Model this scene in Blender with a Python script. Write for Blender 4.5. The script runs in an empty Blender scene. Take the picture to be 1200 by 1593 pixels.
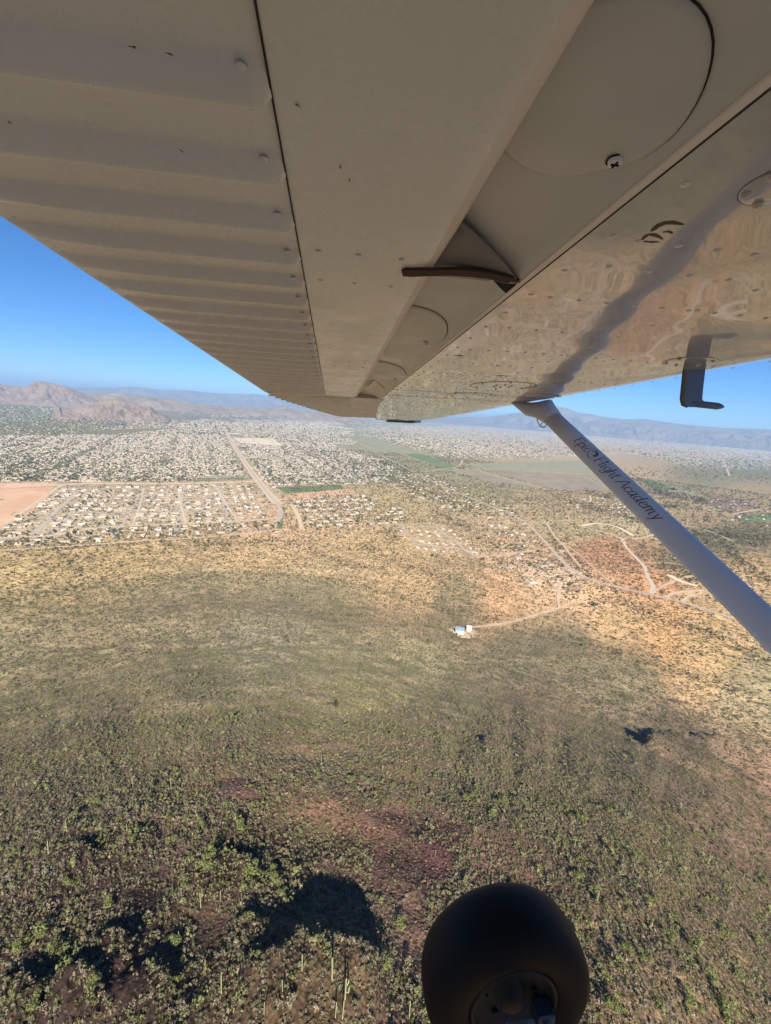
import bpy, math, random
import numpy as np, time
T0 = time.time()
from mathutils import Vector, Matrix
rng = np.random.default_rng(7); random.seed(7)
sc = bpy.context.scene
COL = sc.collection

# ------------------------------------------------------------ camera, sky, sun, exposure
F = 650.0                                       # focal length in photo pixels (1200 x 1593)
Zc = np.array([.0728, .9706, .2293]); Zc /= np.linalg.norm(Zc)      # world up seen from the camera
fw = np.array([0, 0, -1.]); Yc = fw - (fw @ Zc)*Zc; Yc /= np.linalg.norm(Yc)
Xc = np.cross(Yc, Zc)
R = np.array([Xc, Yc, Zc])                      # camera vector -> world vector
cam_d = bpy.data.cameras.new('camera'); cam = bpy.data.objects.new('camera', cam_d); COL.objects.link(cam)
cam.matrix_world = Matrix([list(R[i]) + [0] for i in range(3)] + [[0, 0, 0, 1]])
cam_d.sensor_fit = 'VERTICAL'; cam_d.sensor_height = 36; cam_d.sensor_width = 27.1
cam_d.lens = F/1593*36; cam_d.clip_start = .02; cam_d.clip_end = 300000
sc.camera = cam

SUN_EL = math.radians(38)
anti = R @ np.array([(545-600)/F, (796.5-640)/F, -1.]); AZ = math.atan2(anti[0], anti[1])   # shadows fall this way (clockwise from +Y)
sun_dir = Vector((math.sin(AZ)*math.cos(SUN_EL), math.cos(AZ)*math.cos(SUN_EL), -math.sin(SUN_EL)))
sd = bpy.data.lights.new('sun', 'SUN'); sd.energy = 5.0; sd.angle = math.radians(.5); sd.color = (1, .93, .82)
sun = bpy.data.objects.new('sun', sd); COL.objects.link(sun)
sun.rotation_euler = sun_dir.to_track_quat('-Z', 'Y').to_euler()
W = bpy.data.worlds.new('World'); sc.world = W; W.use_nodes = True
nt = W.node_tree; nt.nodes.clear()
sky = nt.nodes.new('ShaderNodeTexSky'); sky.sky_type = 'NISHITA'; sky.sun_disc = False
sky.sun_elevation = SUN_EL; sky.sun_rotation = math.pi + AZ
sky.air_density = 1.0; sky.dust_density = 0.; sky.ozone_density = 10.0; sky.altitude = 2500
bgn = nt.nodes.new('ShaderNodeBackground'); bgn.inputs[1].default_value = .055
wo = nt.nodes.new('ShaderNodeOutputWorld')
hs = nt.nodes.new('ShaderNodeHueSaturation'); hs.inputs['Saturation'].default_value = 1.10; hs.inputs['Value'].default_value = 1.25
nt.links.new(sky.outputs[0], hs.inputs['Color']); nt.links.new(hs.outputs[0], bgn.inputs[0]); nt.links.new(bgn.outputs[0], wo.inputs[0])
vs = sc.view_settings; vs.view_transform = 'Standard'; vs.look = 'None'; vs.gamma = 1; vs.exposure = 1.0; vs.use_curve_mapping = False
sc.cycles.max_bounces = 5; sc.cycles.diffuse_bounces = 2; sc.cycles.glossy_bounces = 3; sc.cycles.volume_bounces = 0
sc.cycles.transparent_max_bounces = 6

# ------------------------------------------------------------ helpers
def s2l(c):
    c = np.asarray(c, float)/255; return np.where(c <= .04045, c/12.92, ((c+.055)/1.055)**2.4)
def ray(px, py):
    v = np.stack([(np.asarray(px, float)-600)/F, (796.5-np.asarray(py, float))/F, -np.ones_like(np.asarray(px, float))], -1)
    return v @ R.T
def project(P):
    q = np.asarray(P) @ R; d = np.maximum(-q[..., 2], 1e-6)
    return 600+F*q[..., 0]/d, 796.5-F*q[..., 1]/d, -q[..., 2]
def hsh(ix, iy, seed):
    n = (ix.astype(np.int64)*374761393 + iy.astype(np.int64)*668265263 + seed*974634777) & 0xffffffff
    n = ((n ^ (n >> 13))*1274126177) & 0xffffffff
    return ((n ^ (n >> 16)) & 0xffff)/65535.
def vnoise(x, y, seed=0):
    ix = np.floor(x); iy = np.floor(y); fx = x-ix; fy = y-iy; fx = fx*fx*(3-2*fx); fy = fy*fy*(3-2*fy)
    a = hsh(ix, iy, seed); b = hsh(ix+1, iy, seed); c = hsh(ix, iy+1, seed); d = hsh(ix+1, iy+1, seed)
    return (a*(1-fx)+b*fx)*(1-fy)+(c*(1-fx)+d*fx)*fy
def fbm(x, y, seed=0, o=4):
    v = 0; a = .5
    for k in range(o): v = v+a*vnoise(x*2**k, y*2**k, seed+k*17); a *= .5
    return v/(1-.5**o)
def sst(x): x = np.clip(x, 0, 1); return x*x*(3-2*x)

def mat(name, col, rough=.8, **kw):
    m = bpy.data.materials.new(name); m.use_nodes = True
    b = m.node_tree.nodes['Principled BSDF']
    b.inputs['Base Color'].default_value = (*col, 1); b.inputs['Roughness'].default_value = rough
    b.inputs['Specular IOR Level'].default_value = kw.get('spec', .3)
    if kw.get('metal'): b.inputs['Metallic'].default_value = kw['metal']
    m.diffuse_color = (*col, 1)
    return m
def nodes(m): return m.node_tree.nodes, m.node_tree.links, m.node_tree.nodes['Principled BSDF']
def noise_node(N, L, scale, detail=4, rough=.6, coord='Object', vec=None, stretch=None):
    n = N.new('ShaderNodeTexNoise'); n.inputs['Scale'].default_value = scale; n.inputs['Detail'].default_value = detail; n.inputs['Roughness'].default_value = rough
    if vec is None:
        t = N.new('ShaderNodeTexCoord'); vec = t.outputs[coord]
    if stretch:
        mp = N.new('ShaderNodeMapping'); mp.inputs['Scale'].default_value = stretch; L.new(vec, mp.inputs[0]); vec = mp.outputs[0]
    L.new(vec, n.inputs['Vector']); return n
def ramp(N, L, src, stops):
    r = N.new('ShaderNodeValToRGB'); e = r.color_ramp.elements
    while len(e) < len(stops): e.new(.5)
    for el, (p, c) in zip(e, stops): el.position = p; el.color = (*c, 1) if len(c) == 3 else c
    L.new(src, r.inputs[0]); return r
def mixc(N, L, fac, a, b, mode='MIX'):
    m = N.new('ShaderNodeMix'); m.data_type = 'RGBA'; m.blend_type = mode
    for s, v in ((0, fac), (6, a), (7, b)):
        if hasattr(v, 'is_linked'): L.new(v, m.inputs[s])
        else: m.inputs[s].default_value = v if s == 0 else (*v, 1)
    return m.outputs[2]
def bump(N, L, B, h, strength=.5, dist=.01):
    b = N.new('ShaderNodeBump'); b.inputs['Strength'].default_value = strength; b.inputs['Distance'].default_value = dist
    L.new(h, b.inputs['Height']); L.new(b.outputs[0], B.inputs['Normal']); return b

def mesh_np(name, V, Fc, mats, smooth=False, midx=None):
    """V (n,3); Fc (m,k) array of quads or triangles, or a list of faces"""
    me = bpy.data.meshes.new(name)
    if isinstance(Fc, np.ndarray):
        m, k = Fc.shape
        me.vertices.add(len(V)); me.vertices.foreach_set('co', np.asarray(V, np.float32).ravel())
        me.loops.add(m*k); me.loops.foreach_set('vertex_index', Fc.astype(np.int32).ravel())
        me.polygons.add(m); me.polygons.foreach_set('loop_start', np.arange(0, m*k, k, dtype=np.int32))
        me.update(calc_edges=True)
    else:
        me.from_pydata([tuple(map(float, v)) for v in V], [], [tuple(map(int, f)) for f in Fc])
    for mm in (mats if isinstance(mats, (list, tuple)) else [mats]): me.materials.append(mm)
    if smooth: me.polygons.foreach_set('use_smooth', np.ones(len(me.polygons), bool))
    if midx is not None: me.polygons.foreach_set('material_index', np.asarray(midx, np.int32))
    me.update(); return me
def link(name, me, parent=None, label=None, cat=None, group=None, kind=None, loc=None):
    o = bpy.data.objects.new(name, me); COL.objects.link(o)
    if parent: o.parent = parent
    if loc is not None: o.location = loc
    for k, v in (('label', label), ('category', cat), ('group', group), ('kind', kind)):
        if v: o[k] = v
    return o
class MB:
    def __init__(s): s.v = []; s.f = []; s.m = []
    def add(s, V, Fs, mi=0):
        b = len(s.v); s.v += [tuple(map(float, p)) for p in V]; s.f += [tuple(b+i for i in f) for f in Fs]; s.m += [mi]*len(Fs); return s
    def box(s, x0, x1, y0, y1, z0, z1, mi=0):
        V = [(x, y, z) for z in (z0, z1) for x, y in ((x0, y0), (x1, y0), (x1, y1), (x0, y1))]
        return s.add(V, [(3, 2, 1, 0), (4, 5, 6, 7), (0, 1, 5, 4), (1, 2, 6, 5), (2, 3, 7, 6), (3, 0, 4, 7)], mi)
    def tube(s, pts, rad, n=8, mi=0, cap=True, squash=None):
        pts = [Vector(p) for p in pts]; rad = rad if isinstance(rad, (list, tuple)) else [rad]*len(pts); V = []
        up = Vector((0, 0, 1)) if abs((pts[-1]-pts[0]).normalized().z) < .9 else Vector((1, 0, 0))
        for i, p in enumerate(pts):
            t = (pts[min(i+1, len(pts)-1)]-pts[max(i-1, 0)]).normalized(); a = t.cross(up).normalized(); b = t.cross(a)
            for k in range(n):
                th = 2*math.pi*k/n; V.append(p+(a*math.cos(th)+b*math.sin(th))*rad[i])
        Fs = [(i*n+k, i*n+(k+1) % n, (i+1)*n+(k+1) % n, (i+1)*n+k) for i in range(len(pts)-1) for k in range(n)]
        if cap: Fs += [tuple(range(n)), tuple(reversed(range((len(pts)-1)*n, len(pts)*n)))]
        return s.add(V, Fs, mi)
    def lathe(s, prof, n=24, c=(0, 0, 0), axis='Z', mi=0):
        V = []
        for r, z in prof:
            for k in range(n):
                t = 2*math.pi*k/n; a, b = r*math.cos(t), r*math.sin(t)
                V.append({'Z': (c[0]+a, c[1]+b, c[2]+z), 'Y': (c[0]+a, c[1]+z, c[2]-b)}[axis])
        Fs = [(i*n+k, i*n+(k+1) % n, (i+1)*n+(k+1) % n, (i+1)*n+k) for i in range(len(prof)-1) for k in range(n)]
        return s.add(V, Fs, mi)
    def mesh(s, name, mats, smooth=False): return mesh_np(name, s.v, s.f, mats, smooth, s.m)

# ------------------------------------------------------------ terrain height
BASE = -380.
def plane_hit(px, py, z=BASE):
    r = ray(px, py); t = z/r[..., 2]; return r[..., 0]*t, r[..., 1]*t
foot = [(-40, 935), (0, 925), (200, 895), (400, 882), (560, 905), (700, 940), (800, 965), (900, 990), (1000, 1015), (1100, 1045), (1200, 1085), (1250, 1110)]
fx, fy = plane_hit(*np.array(foot, float).T)
f_az = np.arctan2(fx, fy); f_r = np.hypot(fx, fy)
T_t = np.array([0, .06, .155, .31, .45, .61, .78, .92, 1.02, 1.15]); T_z = np.array([-97, -117, -150, -215, -272, -325, -360, -374, -379.2, -380])
tk = np.linspace(0, 1.15, 60); T_zs = np.interp(tk, T_t, T_z)
for _ in range(6): T_zs[1:-1] = (T_zs[:-2]+T_zs[1:-1]*2+T_zs[2:])/4
def hill(x, y):
    r = np.hypot(x, y); az = np.arctan2(x, y)
    Rf = np.interp(az, f_az, f_r)
    Rf = np.where(az < f_az[0], f_r[0], np.where(az > f_az[-1], f_r[-1], Rf))
    t = r/Rf; z = np.interp(t, tk, T_zs)
    w = np.clip(1.15-t, 0, 1)
    z = z + w*sst(r/60)*((fbm(x/95., y/95., 3, 4)-.5)*13 + (fbm(x/22., y/22., 9, 3)-.5)*5)
    z = z + w*(-np.abs(fbm(az*7+y/900, r/420, 21, 3)-.5)*22 + 4)*sst((r-90)/250)
    z = z + (1-sst((r-900)/900))*(1-w)*0 + sst((r-700)/500)*(fbm(x/260., y/260., 31, 3)-.5)*6*(1-sst((r-1600)/1500))
    return z
# rocky outcrops with a steep far face:  (photo x, y), half width m, height m, run m, tilt
CLIFFS = []
def height(x, y):
    z = hill(x, y)
    for (cx, cy, dx, dy, hw, H, run) in CLIFFS:
        q = (x-cx)*dx+(y-cy)*dy; p = (x-cx)*dy-(y-cy)*dx
        m = (np.abs(p) < hw*2.2) & (q > -run*1.6) & (q < 14)
        if not m.any(): continue
        q = q[m] if isinstance(q, np.ndarray) else q; p = p[m] if isinstance(p, np.ndarray) else p
        jag = (fbm(p/4+9, q/40, 41, 4)-.5)*hw*.45
        e2 = (p/(hw*1.2))**2; side = np.clip(1-e2**2, 0, 1)**.7
        prof = sst((q+run)/run)*(1-sst((q-jag+e2*2.5)/2.6))
        add = H*side*prof*(.8+.4*fbm(p/6, q/6, 43, 3))
        z = z.copy(); z[m] += add
    for (tx, ty, tz, tr) in PADS:
        d = np.hypot(x-tx, y-ty); z = tz+(z-tz)*sst((d-tr)/(tr*.9))
    return z
PADS = []
def ground_hit(px, py):
    px = np.atleast_1d(np.asarray(px, float)); py = np.atleast_1d(np.asarray(py, float))
    r = ray(px, py); h = np.hypot(r[:, 0], r[:, 1]); lo = np.full(len(px), 20.); P = None
    rr = r/h[:, None]; D = np.geomspace(30, 60000, 420)
    prev = np.full(len(px), 30.); found = np.zeros(len(px), bool); a = prev.copy(); b = prev.copy()
    for d in D:
        below = (rr[:, 2]*d < height(rr[:, 0]*d, rr[:, 1]*d)) & ~found
        a[below] = prev[below]; b[below] = d; found |= below; prev[:] = d
    b[~found] = 60000; a[~found] = 59000
    for _ in range(18):
        m = (a+b)/2; bl = rr[:, 2]*m < height(rr[:, 0]*m, rr[:, 1]*m); b = np.where(bl, m, b); a = np.where(bl, a, m)
    return np.stack([rr[:, 0]*b, rr[:, 1]*b, height(rr[:, 0]*b, rr[:, 1]*b)], -1)
cl_px = [(490, 1492, 13.5, 7.5, 30, 0), (165, 1475, 6, 4, 16, -.2), (105, 1545, 8, 5, 15, 0), (30, 1545, 6, 4, 13, .1), (350, 1340, 9, 3.2, 20, .15), (120, 1325, 7, 3, 18, .3),
         (1025, 1156, 36, 15, 80, -.5), (1110, 1152, 22, 10, 50, .1), (762, 1156, 7, 5, 22, 0), (240, 1520, 6, 3, 14, .3), (400, 1440, 5, 2.2, 16, .35), (220, 1300, 5, 2.5, 14, -.2)]
_c = ground_hit([c[0] for c in cl_px], [c[1] for c in cl_px]); _l = []
for c, g in zip(cl_px, _c):
    a = AZ+c[5]; _l.append((g[0], g[1], math.sin(a), math.cos(a), c[2], c[3], c[4]))
CLIFFS += _l
tank_px = [(714, 984.5), (728, 983)]
_t = ground_hit([t[0] for t in tank_px], [t[1] for t in tank_px])
PADS.append(((_t[0][0]+_t[1][0])/2, (_t[0][1]+_t[1][1])/2, float((_t[0][2]+_t[1][2])/2), 19.))

# ------------------------------------------------------------ soil colour control points (photo x, y -> soil colour)
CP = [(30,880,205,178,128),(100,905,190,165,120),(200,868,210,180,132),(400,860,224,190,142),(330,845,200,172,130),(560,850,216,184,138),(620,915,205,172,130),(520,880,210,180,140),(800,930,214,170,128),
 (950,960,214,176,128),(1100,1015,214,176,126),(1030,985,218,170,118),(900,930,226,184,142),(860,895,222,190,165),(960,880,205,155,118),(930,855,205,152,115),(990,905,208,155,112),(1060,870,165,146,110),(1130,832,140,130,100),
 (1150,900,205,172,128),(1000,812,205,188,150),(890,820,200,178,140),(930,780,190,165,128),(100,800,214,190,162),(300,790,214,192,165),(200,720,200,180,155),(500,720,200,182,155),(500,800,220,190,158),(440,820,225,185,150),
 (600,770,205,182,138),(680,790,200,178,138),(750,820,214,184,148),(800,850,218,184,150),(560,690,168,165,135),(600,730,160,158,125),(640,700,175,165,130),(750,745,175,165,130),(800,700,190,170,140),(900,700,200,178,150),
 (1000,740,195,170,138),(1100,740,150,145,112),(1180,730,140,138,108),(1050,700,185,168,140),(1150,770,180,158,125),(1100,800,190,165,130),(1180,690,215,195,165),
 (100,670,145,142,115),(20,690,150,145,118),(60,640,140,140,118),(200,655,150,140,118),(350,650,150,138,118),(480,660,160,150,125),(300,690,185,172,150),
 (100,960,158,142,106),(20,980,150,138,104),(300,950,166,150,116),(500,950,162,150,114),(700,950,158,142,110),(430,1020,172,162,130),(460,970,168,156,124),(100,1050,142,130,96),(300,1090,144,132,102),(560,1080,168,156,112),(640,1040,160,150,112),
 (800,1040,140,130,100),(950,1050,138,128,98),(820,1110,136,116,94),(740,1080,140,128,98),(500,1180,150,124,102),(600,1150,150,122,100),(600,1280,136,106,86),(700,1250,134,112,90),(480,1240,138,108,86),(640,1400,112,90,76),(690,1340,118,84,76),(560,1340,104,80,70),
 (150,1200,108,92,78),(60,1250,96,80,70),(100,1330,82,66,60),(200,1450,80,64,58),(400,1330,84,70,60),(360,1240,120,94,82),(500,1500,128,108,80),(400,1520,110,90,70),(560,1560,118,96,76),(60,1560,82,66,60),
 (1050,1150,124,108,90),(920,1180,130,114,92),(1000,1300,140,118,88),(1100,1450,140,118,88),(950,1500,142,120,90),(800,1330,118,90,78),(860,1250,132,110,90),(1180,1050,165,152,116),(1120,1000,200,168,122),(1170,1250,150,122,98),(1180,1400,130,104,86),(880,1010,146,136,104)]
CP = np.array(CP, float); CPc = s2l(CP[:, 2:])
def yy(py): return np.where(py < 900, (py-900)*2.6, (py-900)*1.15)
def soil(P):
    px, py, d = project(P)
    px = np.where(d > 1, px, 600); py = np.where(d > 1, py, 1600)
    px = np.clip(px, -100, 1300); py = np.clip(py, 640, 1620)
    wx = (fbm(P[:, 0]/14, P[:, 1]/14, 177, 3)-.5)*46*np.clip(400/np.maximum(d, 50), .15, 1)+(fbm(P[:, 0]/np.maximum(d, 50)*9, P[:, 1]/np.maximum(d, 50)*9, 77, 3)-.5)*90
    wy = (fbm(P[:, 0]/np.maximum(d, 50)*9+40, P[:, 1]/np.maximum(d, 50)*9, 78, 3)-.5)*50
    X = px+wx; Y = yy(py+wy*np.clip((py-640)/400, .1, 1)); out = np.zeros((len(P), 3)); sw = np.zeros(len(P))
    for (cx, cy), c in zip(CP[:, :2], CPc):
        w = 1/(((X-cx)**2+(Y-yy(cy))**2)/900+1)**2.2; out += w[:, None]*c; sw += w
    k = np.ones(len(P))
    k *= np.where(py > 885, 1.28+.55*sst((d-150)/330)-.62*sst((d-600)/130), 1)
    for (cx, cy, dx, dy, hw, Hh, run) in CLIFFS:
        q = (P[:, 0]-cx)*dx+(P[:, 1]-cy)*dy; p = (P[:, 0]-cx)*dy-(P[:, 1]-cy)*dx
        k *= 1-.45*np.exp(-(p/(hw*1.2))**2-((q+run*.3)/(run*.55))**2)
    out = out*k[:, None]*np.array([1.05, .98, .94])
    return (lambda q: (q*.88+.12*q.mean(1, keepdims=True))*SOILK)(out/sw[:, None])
SOILK = .80
BARE = [(590, 1285, 70, 34), (510, 1262, 60, 22), (640, 1390, 30, 70), (660, 1340, 60, 40), (700, 1280, 40, 16), (590, 1345, 26, 50), (370, 1232, 55, 20), (320, 1440, 30, 35), (640, 1480, 22, 60), (200, 1530, 30, 40), (230,1400,35,22)]
def bare(px, py):
    m = np.zeros(np.shape(px)); px = px+(fbm(px/22., py/22., 401, 3)-.5)*50; py = py+(fbm(px/22., py/22., 402, 3)-.5)*36
    for x, y, a, b in BARE: m = np.maximum(m, 1-sst((np.hypot((px-x)/a, (py-y)/b)-.55)/.6))
    return m

print('T terrain setup', time.time()-T0)
# ------------------------------------------------------------ ground sheet
az = np.radians(np.concatenate([np.arange(-180, -62, 4), np.arange(-62, 62, .27), np.arange(62, 180, 4)]))
rr = np.concatenate([np.exp(np.arange(math.log(8), math.log(500), .0062)), np.exp(np.arange(math.log(500), math.log(3000), .009)), np.exp(np.arange(math.log(3000), math.log(90000), .03))])
A, Rr = np.meshgrid(az, rr); GX = Rr*np.sin(A); GY = Rr*np.cos(A)
V = np.stack([GX.ravel(), GY.ravel(), height(GX.ravel(), GY.ravel())], -1)
na, nr = len(az), len(rr); i, j = np.meshgrid(np.arange(nr-1), np.arange(na), indexing='ij'); j2 = (j+1) % na
Fq = np.stack([i*na+j, i*na+j2, (i+1)*na+j2, (i+1)*na+j], -1).reshape(-1, 4)[:, ::-1]
V = np.vstack([V, [0, 0, height(np.array([0.]), np.array([1.]))[0]]]); 
m_ground = mat('desert_soil', (.2, .15, .1), .95, spec=.1)
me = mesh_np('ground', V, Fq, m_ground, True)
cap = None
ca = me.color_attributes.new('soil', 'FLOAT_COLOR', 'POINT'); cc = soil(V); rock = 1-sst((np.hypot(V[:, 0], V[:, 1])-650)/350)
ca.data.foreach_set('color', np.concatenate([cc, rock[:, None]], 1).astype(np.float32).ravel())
N, L, B = nodes(m_ground)
at = N.new('ShaderNodeAttribute'); at.attribute_name = 'soil'
geo = N.new('ShaderNodeNewGeometry'); P_ = geo.outputs['Position']
n1 = noise_node(N, L, .55, 5, .7, vec=P_); r1 = ramp(N, L, n1.outputs[0], [(.3, (.5, .48, .47)), (.5, (.95, .95, .95)), (.72, (1.5, 1.45, 1.4))])
n2 = noise_node(N, L, .035, 4, .6, vec=P_); r2 = ramp(N, L, n2.outputs[0], [(.35, (.72, .74, .7)), (.65, (1.25, 1.22, 1.2))])
vo = N.new('ShaderNodeTexVoronoi'); vo.inputs['Scale'].default_value = 1.1; L.new(P_, vo.inputs['Vector'])
r3 = ramp(N, L, vo.outputs['Distance'], [(0, (1.2, 1.18, 1.15)), (.5, (.9, .9, .9)), (.8, (.55, .55, .55))])
n4 = noise_node(N, L, .16, 3, .75, vec=P_); r4 = ramp(N, L, n4.outputs[0], [(.4, (.62, .66, .55)), (.52, (1.0, 1.0, 1.0)), (.7, (1.12, 1.1, 1.05))])
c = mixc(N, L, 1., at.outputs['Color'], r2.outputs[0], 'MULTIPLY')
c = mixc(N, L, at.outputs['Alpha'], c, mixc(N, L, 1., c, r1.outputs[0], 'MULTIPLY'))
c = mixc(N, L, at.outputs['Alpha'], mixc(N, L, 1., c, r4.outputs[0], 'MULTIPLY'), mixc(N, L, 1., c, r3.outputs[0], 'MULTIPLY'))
for sc_, lo in ((.42, .34), (.2, .30), (.07, .28)):
    v2 = N.new('ShaderNodeTexVoronoi'); v2.inputs['Scale'].default_value = sc_; v2.inputs['Randomness'].default_value = 1; L.new(P_, v2.inputs['Vector'])
    rd = ramp(N, L, v2.outputs['Distance'], [(lo-.06, (.46, .50, .38)), (lo+.05, (1, 1, 1))]); c2_ = mixc(N, L, 1., c, rd.outputs[0], 'MULTIPLY'); c = c2_ if sc_ > .3 else mixc(N, L, at.outputs['Alpha'], c2_, c)
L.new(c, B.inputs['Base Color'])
bump(N, L, B, vo.outputs['Distance'], .5, .5)
link('ground', me, kind='structure')

ROADC = []
def drape_strip(pxpts, width, name, m, lift=.15, sub=14, wgrow=None):
    g = ground_hit([p[0] for p in pxpts], [p[1] for p in pxpts])[:, :2]
    pts = []
    n = len(g)
    for k in range(n-1):                                   # Catmull-Rom through the points
        p0, p1, p2, p3 = g[max(k-1, 0)], g[k], g[k+1], g[min(k+2, n-1)]
        for t in np.linspace(0, 1, sub, endpoint=False):
            pts.append(.5*((2*p1)+(p2-p0)*t+(2*p0-5*p1+4*p2-p3)*t*t+(3*p1-p0-3*p2+p3)*t**3))
    pts.append(g[-1]); pts = np.array(pts)
    d = np.gradient(pts, axis=0); d /= np.linalg.norm(d, axis=1)[:, None]+1e-9; nn = np.stack([-d[:, 1], d[:, 0]], -1)
    w = width/2*(1+.25*(fbm(np.arange(len(pts))/5., np.zeros(len(pts)), int(abs(g[0, 0])) % 97, 2)-.5)*2)
    rows = [pts+nn*(w*k)[:, None] for k in (-1, -.33, .33, 1)]
    if np.hypot(*pts.T).min() < 4500:
        m_ = max(2, int(np.hypot(*np.diff(pts, axis=0).T).max()/5)); tt = np.arange(0, len(pts)-1, 1/m_); k_ = tt.astype(int); f_ = (tt-k_)[:, None]; pp = pts[k_]*(1-f_)+pts[k_+1]*f_; nq = nn[k_]
        for o_ in np.arange(-width/2-2, width/2+2.1, 4): ROADC.append(np.floor((pp+nq*o_)/5).astype(np.int64))
    Vv = np.concatenate(rows); z = height(Vv[:, 0], Vv[:, 1])+lift; Vv = np.column_stack([Vv, z]); L_ = len(pts)
    Fv = [(r_*L_+i_, (r_+1)*L_+i_, (r_+1)*L_+i_+1, r_*L_+i_+1)[::-1] for r_ in range(3) for i_ in range(L_-1)]
    return link(name, mesh_np(name, Vv, Fv, m, True), kind='structure')
def drape_poly(pxpts, name, m, lift=.1, n=14):
    """a field: quad patch (four photo corners) draped on the ground"""
    g = ground_hit([p[0] for p in pxpts], [p[1] for p in pxpts])[:, :2]
    u, v = np.meshgrid(np.linspace(0, 1, n), np.linspace(0, 1, n)); u = u.ravel()[:, None]; v = v.ravel()[:, None]
    P = (g[0]*(1-u)+g[1]*u)*(1-v)+(g[3]*(1-u)+g[2]*u)*v
    e = np.hypot(*(g[0]-g[2]))*.012
    P = P+(np.stack([fbm(P[:, 0]/60, P[:, 1]/60, 5, 2), fbm(P[:, 0]/60, P[:, 1]/60, 6, 2)], -1)-.5)*e
    Vv = np.column_stack([P, height(P[:, 0], P[:, 1])+lift])
    Fv = [(b*n+a, b*n+a+1, (b+1)*n+a+1, (b+1)*n+a) for b in range(n-1) for a in range(n-1)]
    a0 = (g[1][0]-g[0][0])*(g[2][1]-g[0][1])-(g[1][1]-g[0][1])*(g[2][0]-g[0][0])
    if a0 < 0: Fv = [f[::-1] for f in Fv]
    return link(name, mesh_np(name, Vv, Fv, m, True), kind='structure')
def flat(name, c1, c2, scale=.05, stretch=None):
    m = mat(name, c1, .95, spec=.1); N, L, B = nodes(m); g_ = N.new('ShaderNodeNewGeometry')
    n = noise_node(N, L, scale, 5, .7, vec=g_.outputs['Position'], stretch=stretch); r = ramp(N, L, n.outputs[0], [(.35, c1), (.65, c2)]); L.new(r.outputs[0], B.inputs['Base Color']); return m
m_asph = flat('worn_asphalt', (.34, .29, .24), (.42, .365, .31), .08)
m_dirt = flat('pale_dirt_road', (.42, .34, .25), (.52, .43, .32), .1)
m_sand = flat('sandy_wash', (.44, .33, .22), (.54, .42, .29), .05)
m_fgreen = flat('green_field', (.10, .145, .055), (.17, .19, .09), .012)
m_fsage = flat('sage_field', (.20, .21, .125), (.27, .25, .16), .01)
m_fbrown = flat('fallow_field', (.21, .17, .115), (.29, .235, .165), .012)
m_fdark = flat('ploughed_field', (.17, .12, .09), (.22, .16, .12), .012)
m_orange = flat('orange_graded_dirt', (.46, .27, .16), (.56, .37, .24), .01)
m_pale = flat('pale_graded_dirt', (.55, .45, .31), (.62, .52, .37), .01)
m_pale2 = flat('pale_lot_dirt', (.42, .34, .26), (.50, .41, .32), .03)
m_pond = mat('dark_pond_water', (.05, .07, .1), .1, spec=.5)
for p, m, l in [([(556,684),(588,684),(716,727),(689,729)], m_fsage, .10), ([(628,706),(655,706),(716,727),(689,729)], m_fgreen, .2), ([(722,722),(915,716),(932,738),(757,728)], m_fsage, .1),
             ([(757,730),(928,740),(965,766),(866,763)], m_fbrown, .1), ([(690,731),(743,730),(852,762),(765,750)], m_fbrown, .1), ([(1008,758),(1052,768),(1045,777),(1005,766)], m_fdark, .1),
             ([(1071,775),(1082,771),(1162,796),(1150,802)], m_fdark, .1), ([(1090,768),(1150,776),(1180,790),(1130,786)], m_fdark, .1), ([(987,741),(1020,748),(1055,762),(1018,762)], m_fgreen, .1),
             ([(1040,760),(1085,757),(1082,768),(1060,770)], m_fsage, .1), ([(1143,804),(1205,798),(1205,812),(1160,812)], m_fgreen, .1), ([(363,681),(424,682),(441,694),(375,689)], m_pale, .1),
             ([(428,758),(530,754),(537,761),(447,768)], m_fgreen, .1), ([(450,769),(540,760),(560,768),(455,775)], m_orange, .15), ([(-60,764),(84,757),(62,790),(-60,850)], m_orange, .1), ([(-40,752),(92,750),(84,756),(-40,763)], m_orange, .12),
             ([(433,806),(441,806),(440,823),(432,823)], m_fgreen, .1), ([(434,788),(443,788),(444,795),(437,795)], m_fgreen, .1), ([(307,744),(384,741),(386,746),(307,749)], m_fgreen, .1),
             ([(560,665),(575,670),(520,676),(440,664)], m_fsage, .1)]:
    drape_poly(p, 'field' if m not in (m_orange, m_pale, m_pale2) else 'bare_dirt_lot', m, l)
drape_poly([(-20, 713), (14, 714), (20, 720), (-20, 724)], 'pond', m_pond, .2, 8)
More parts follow.
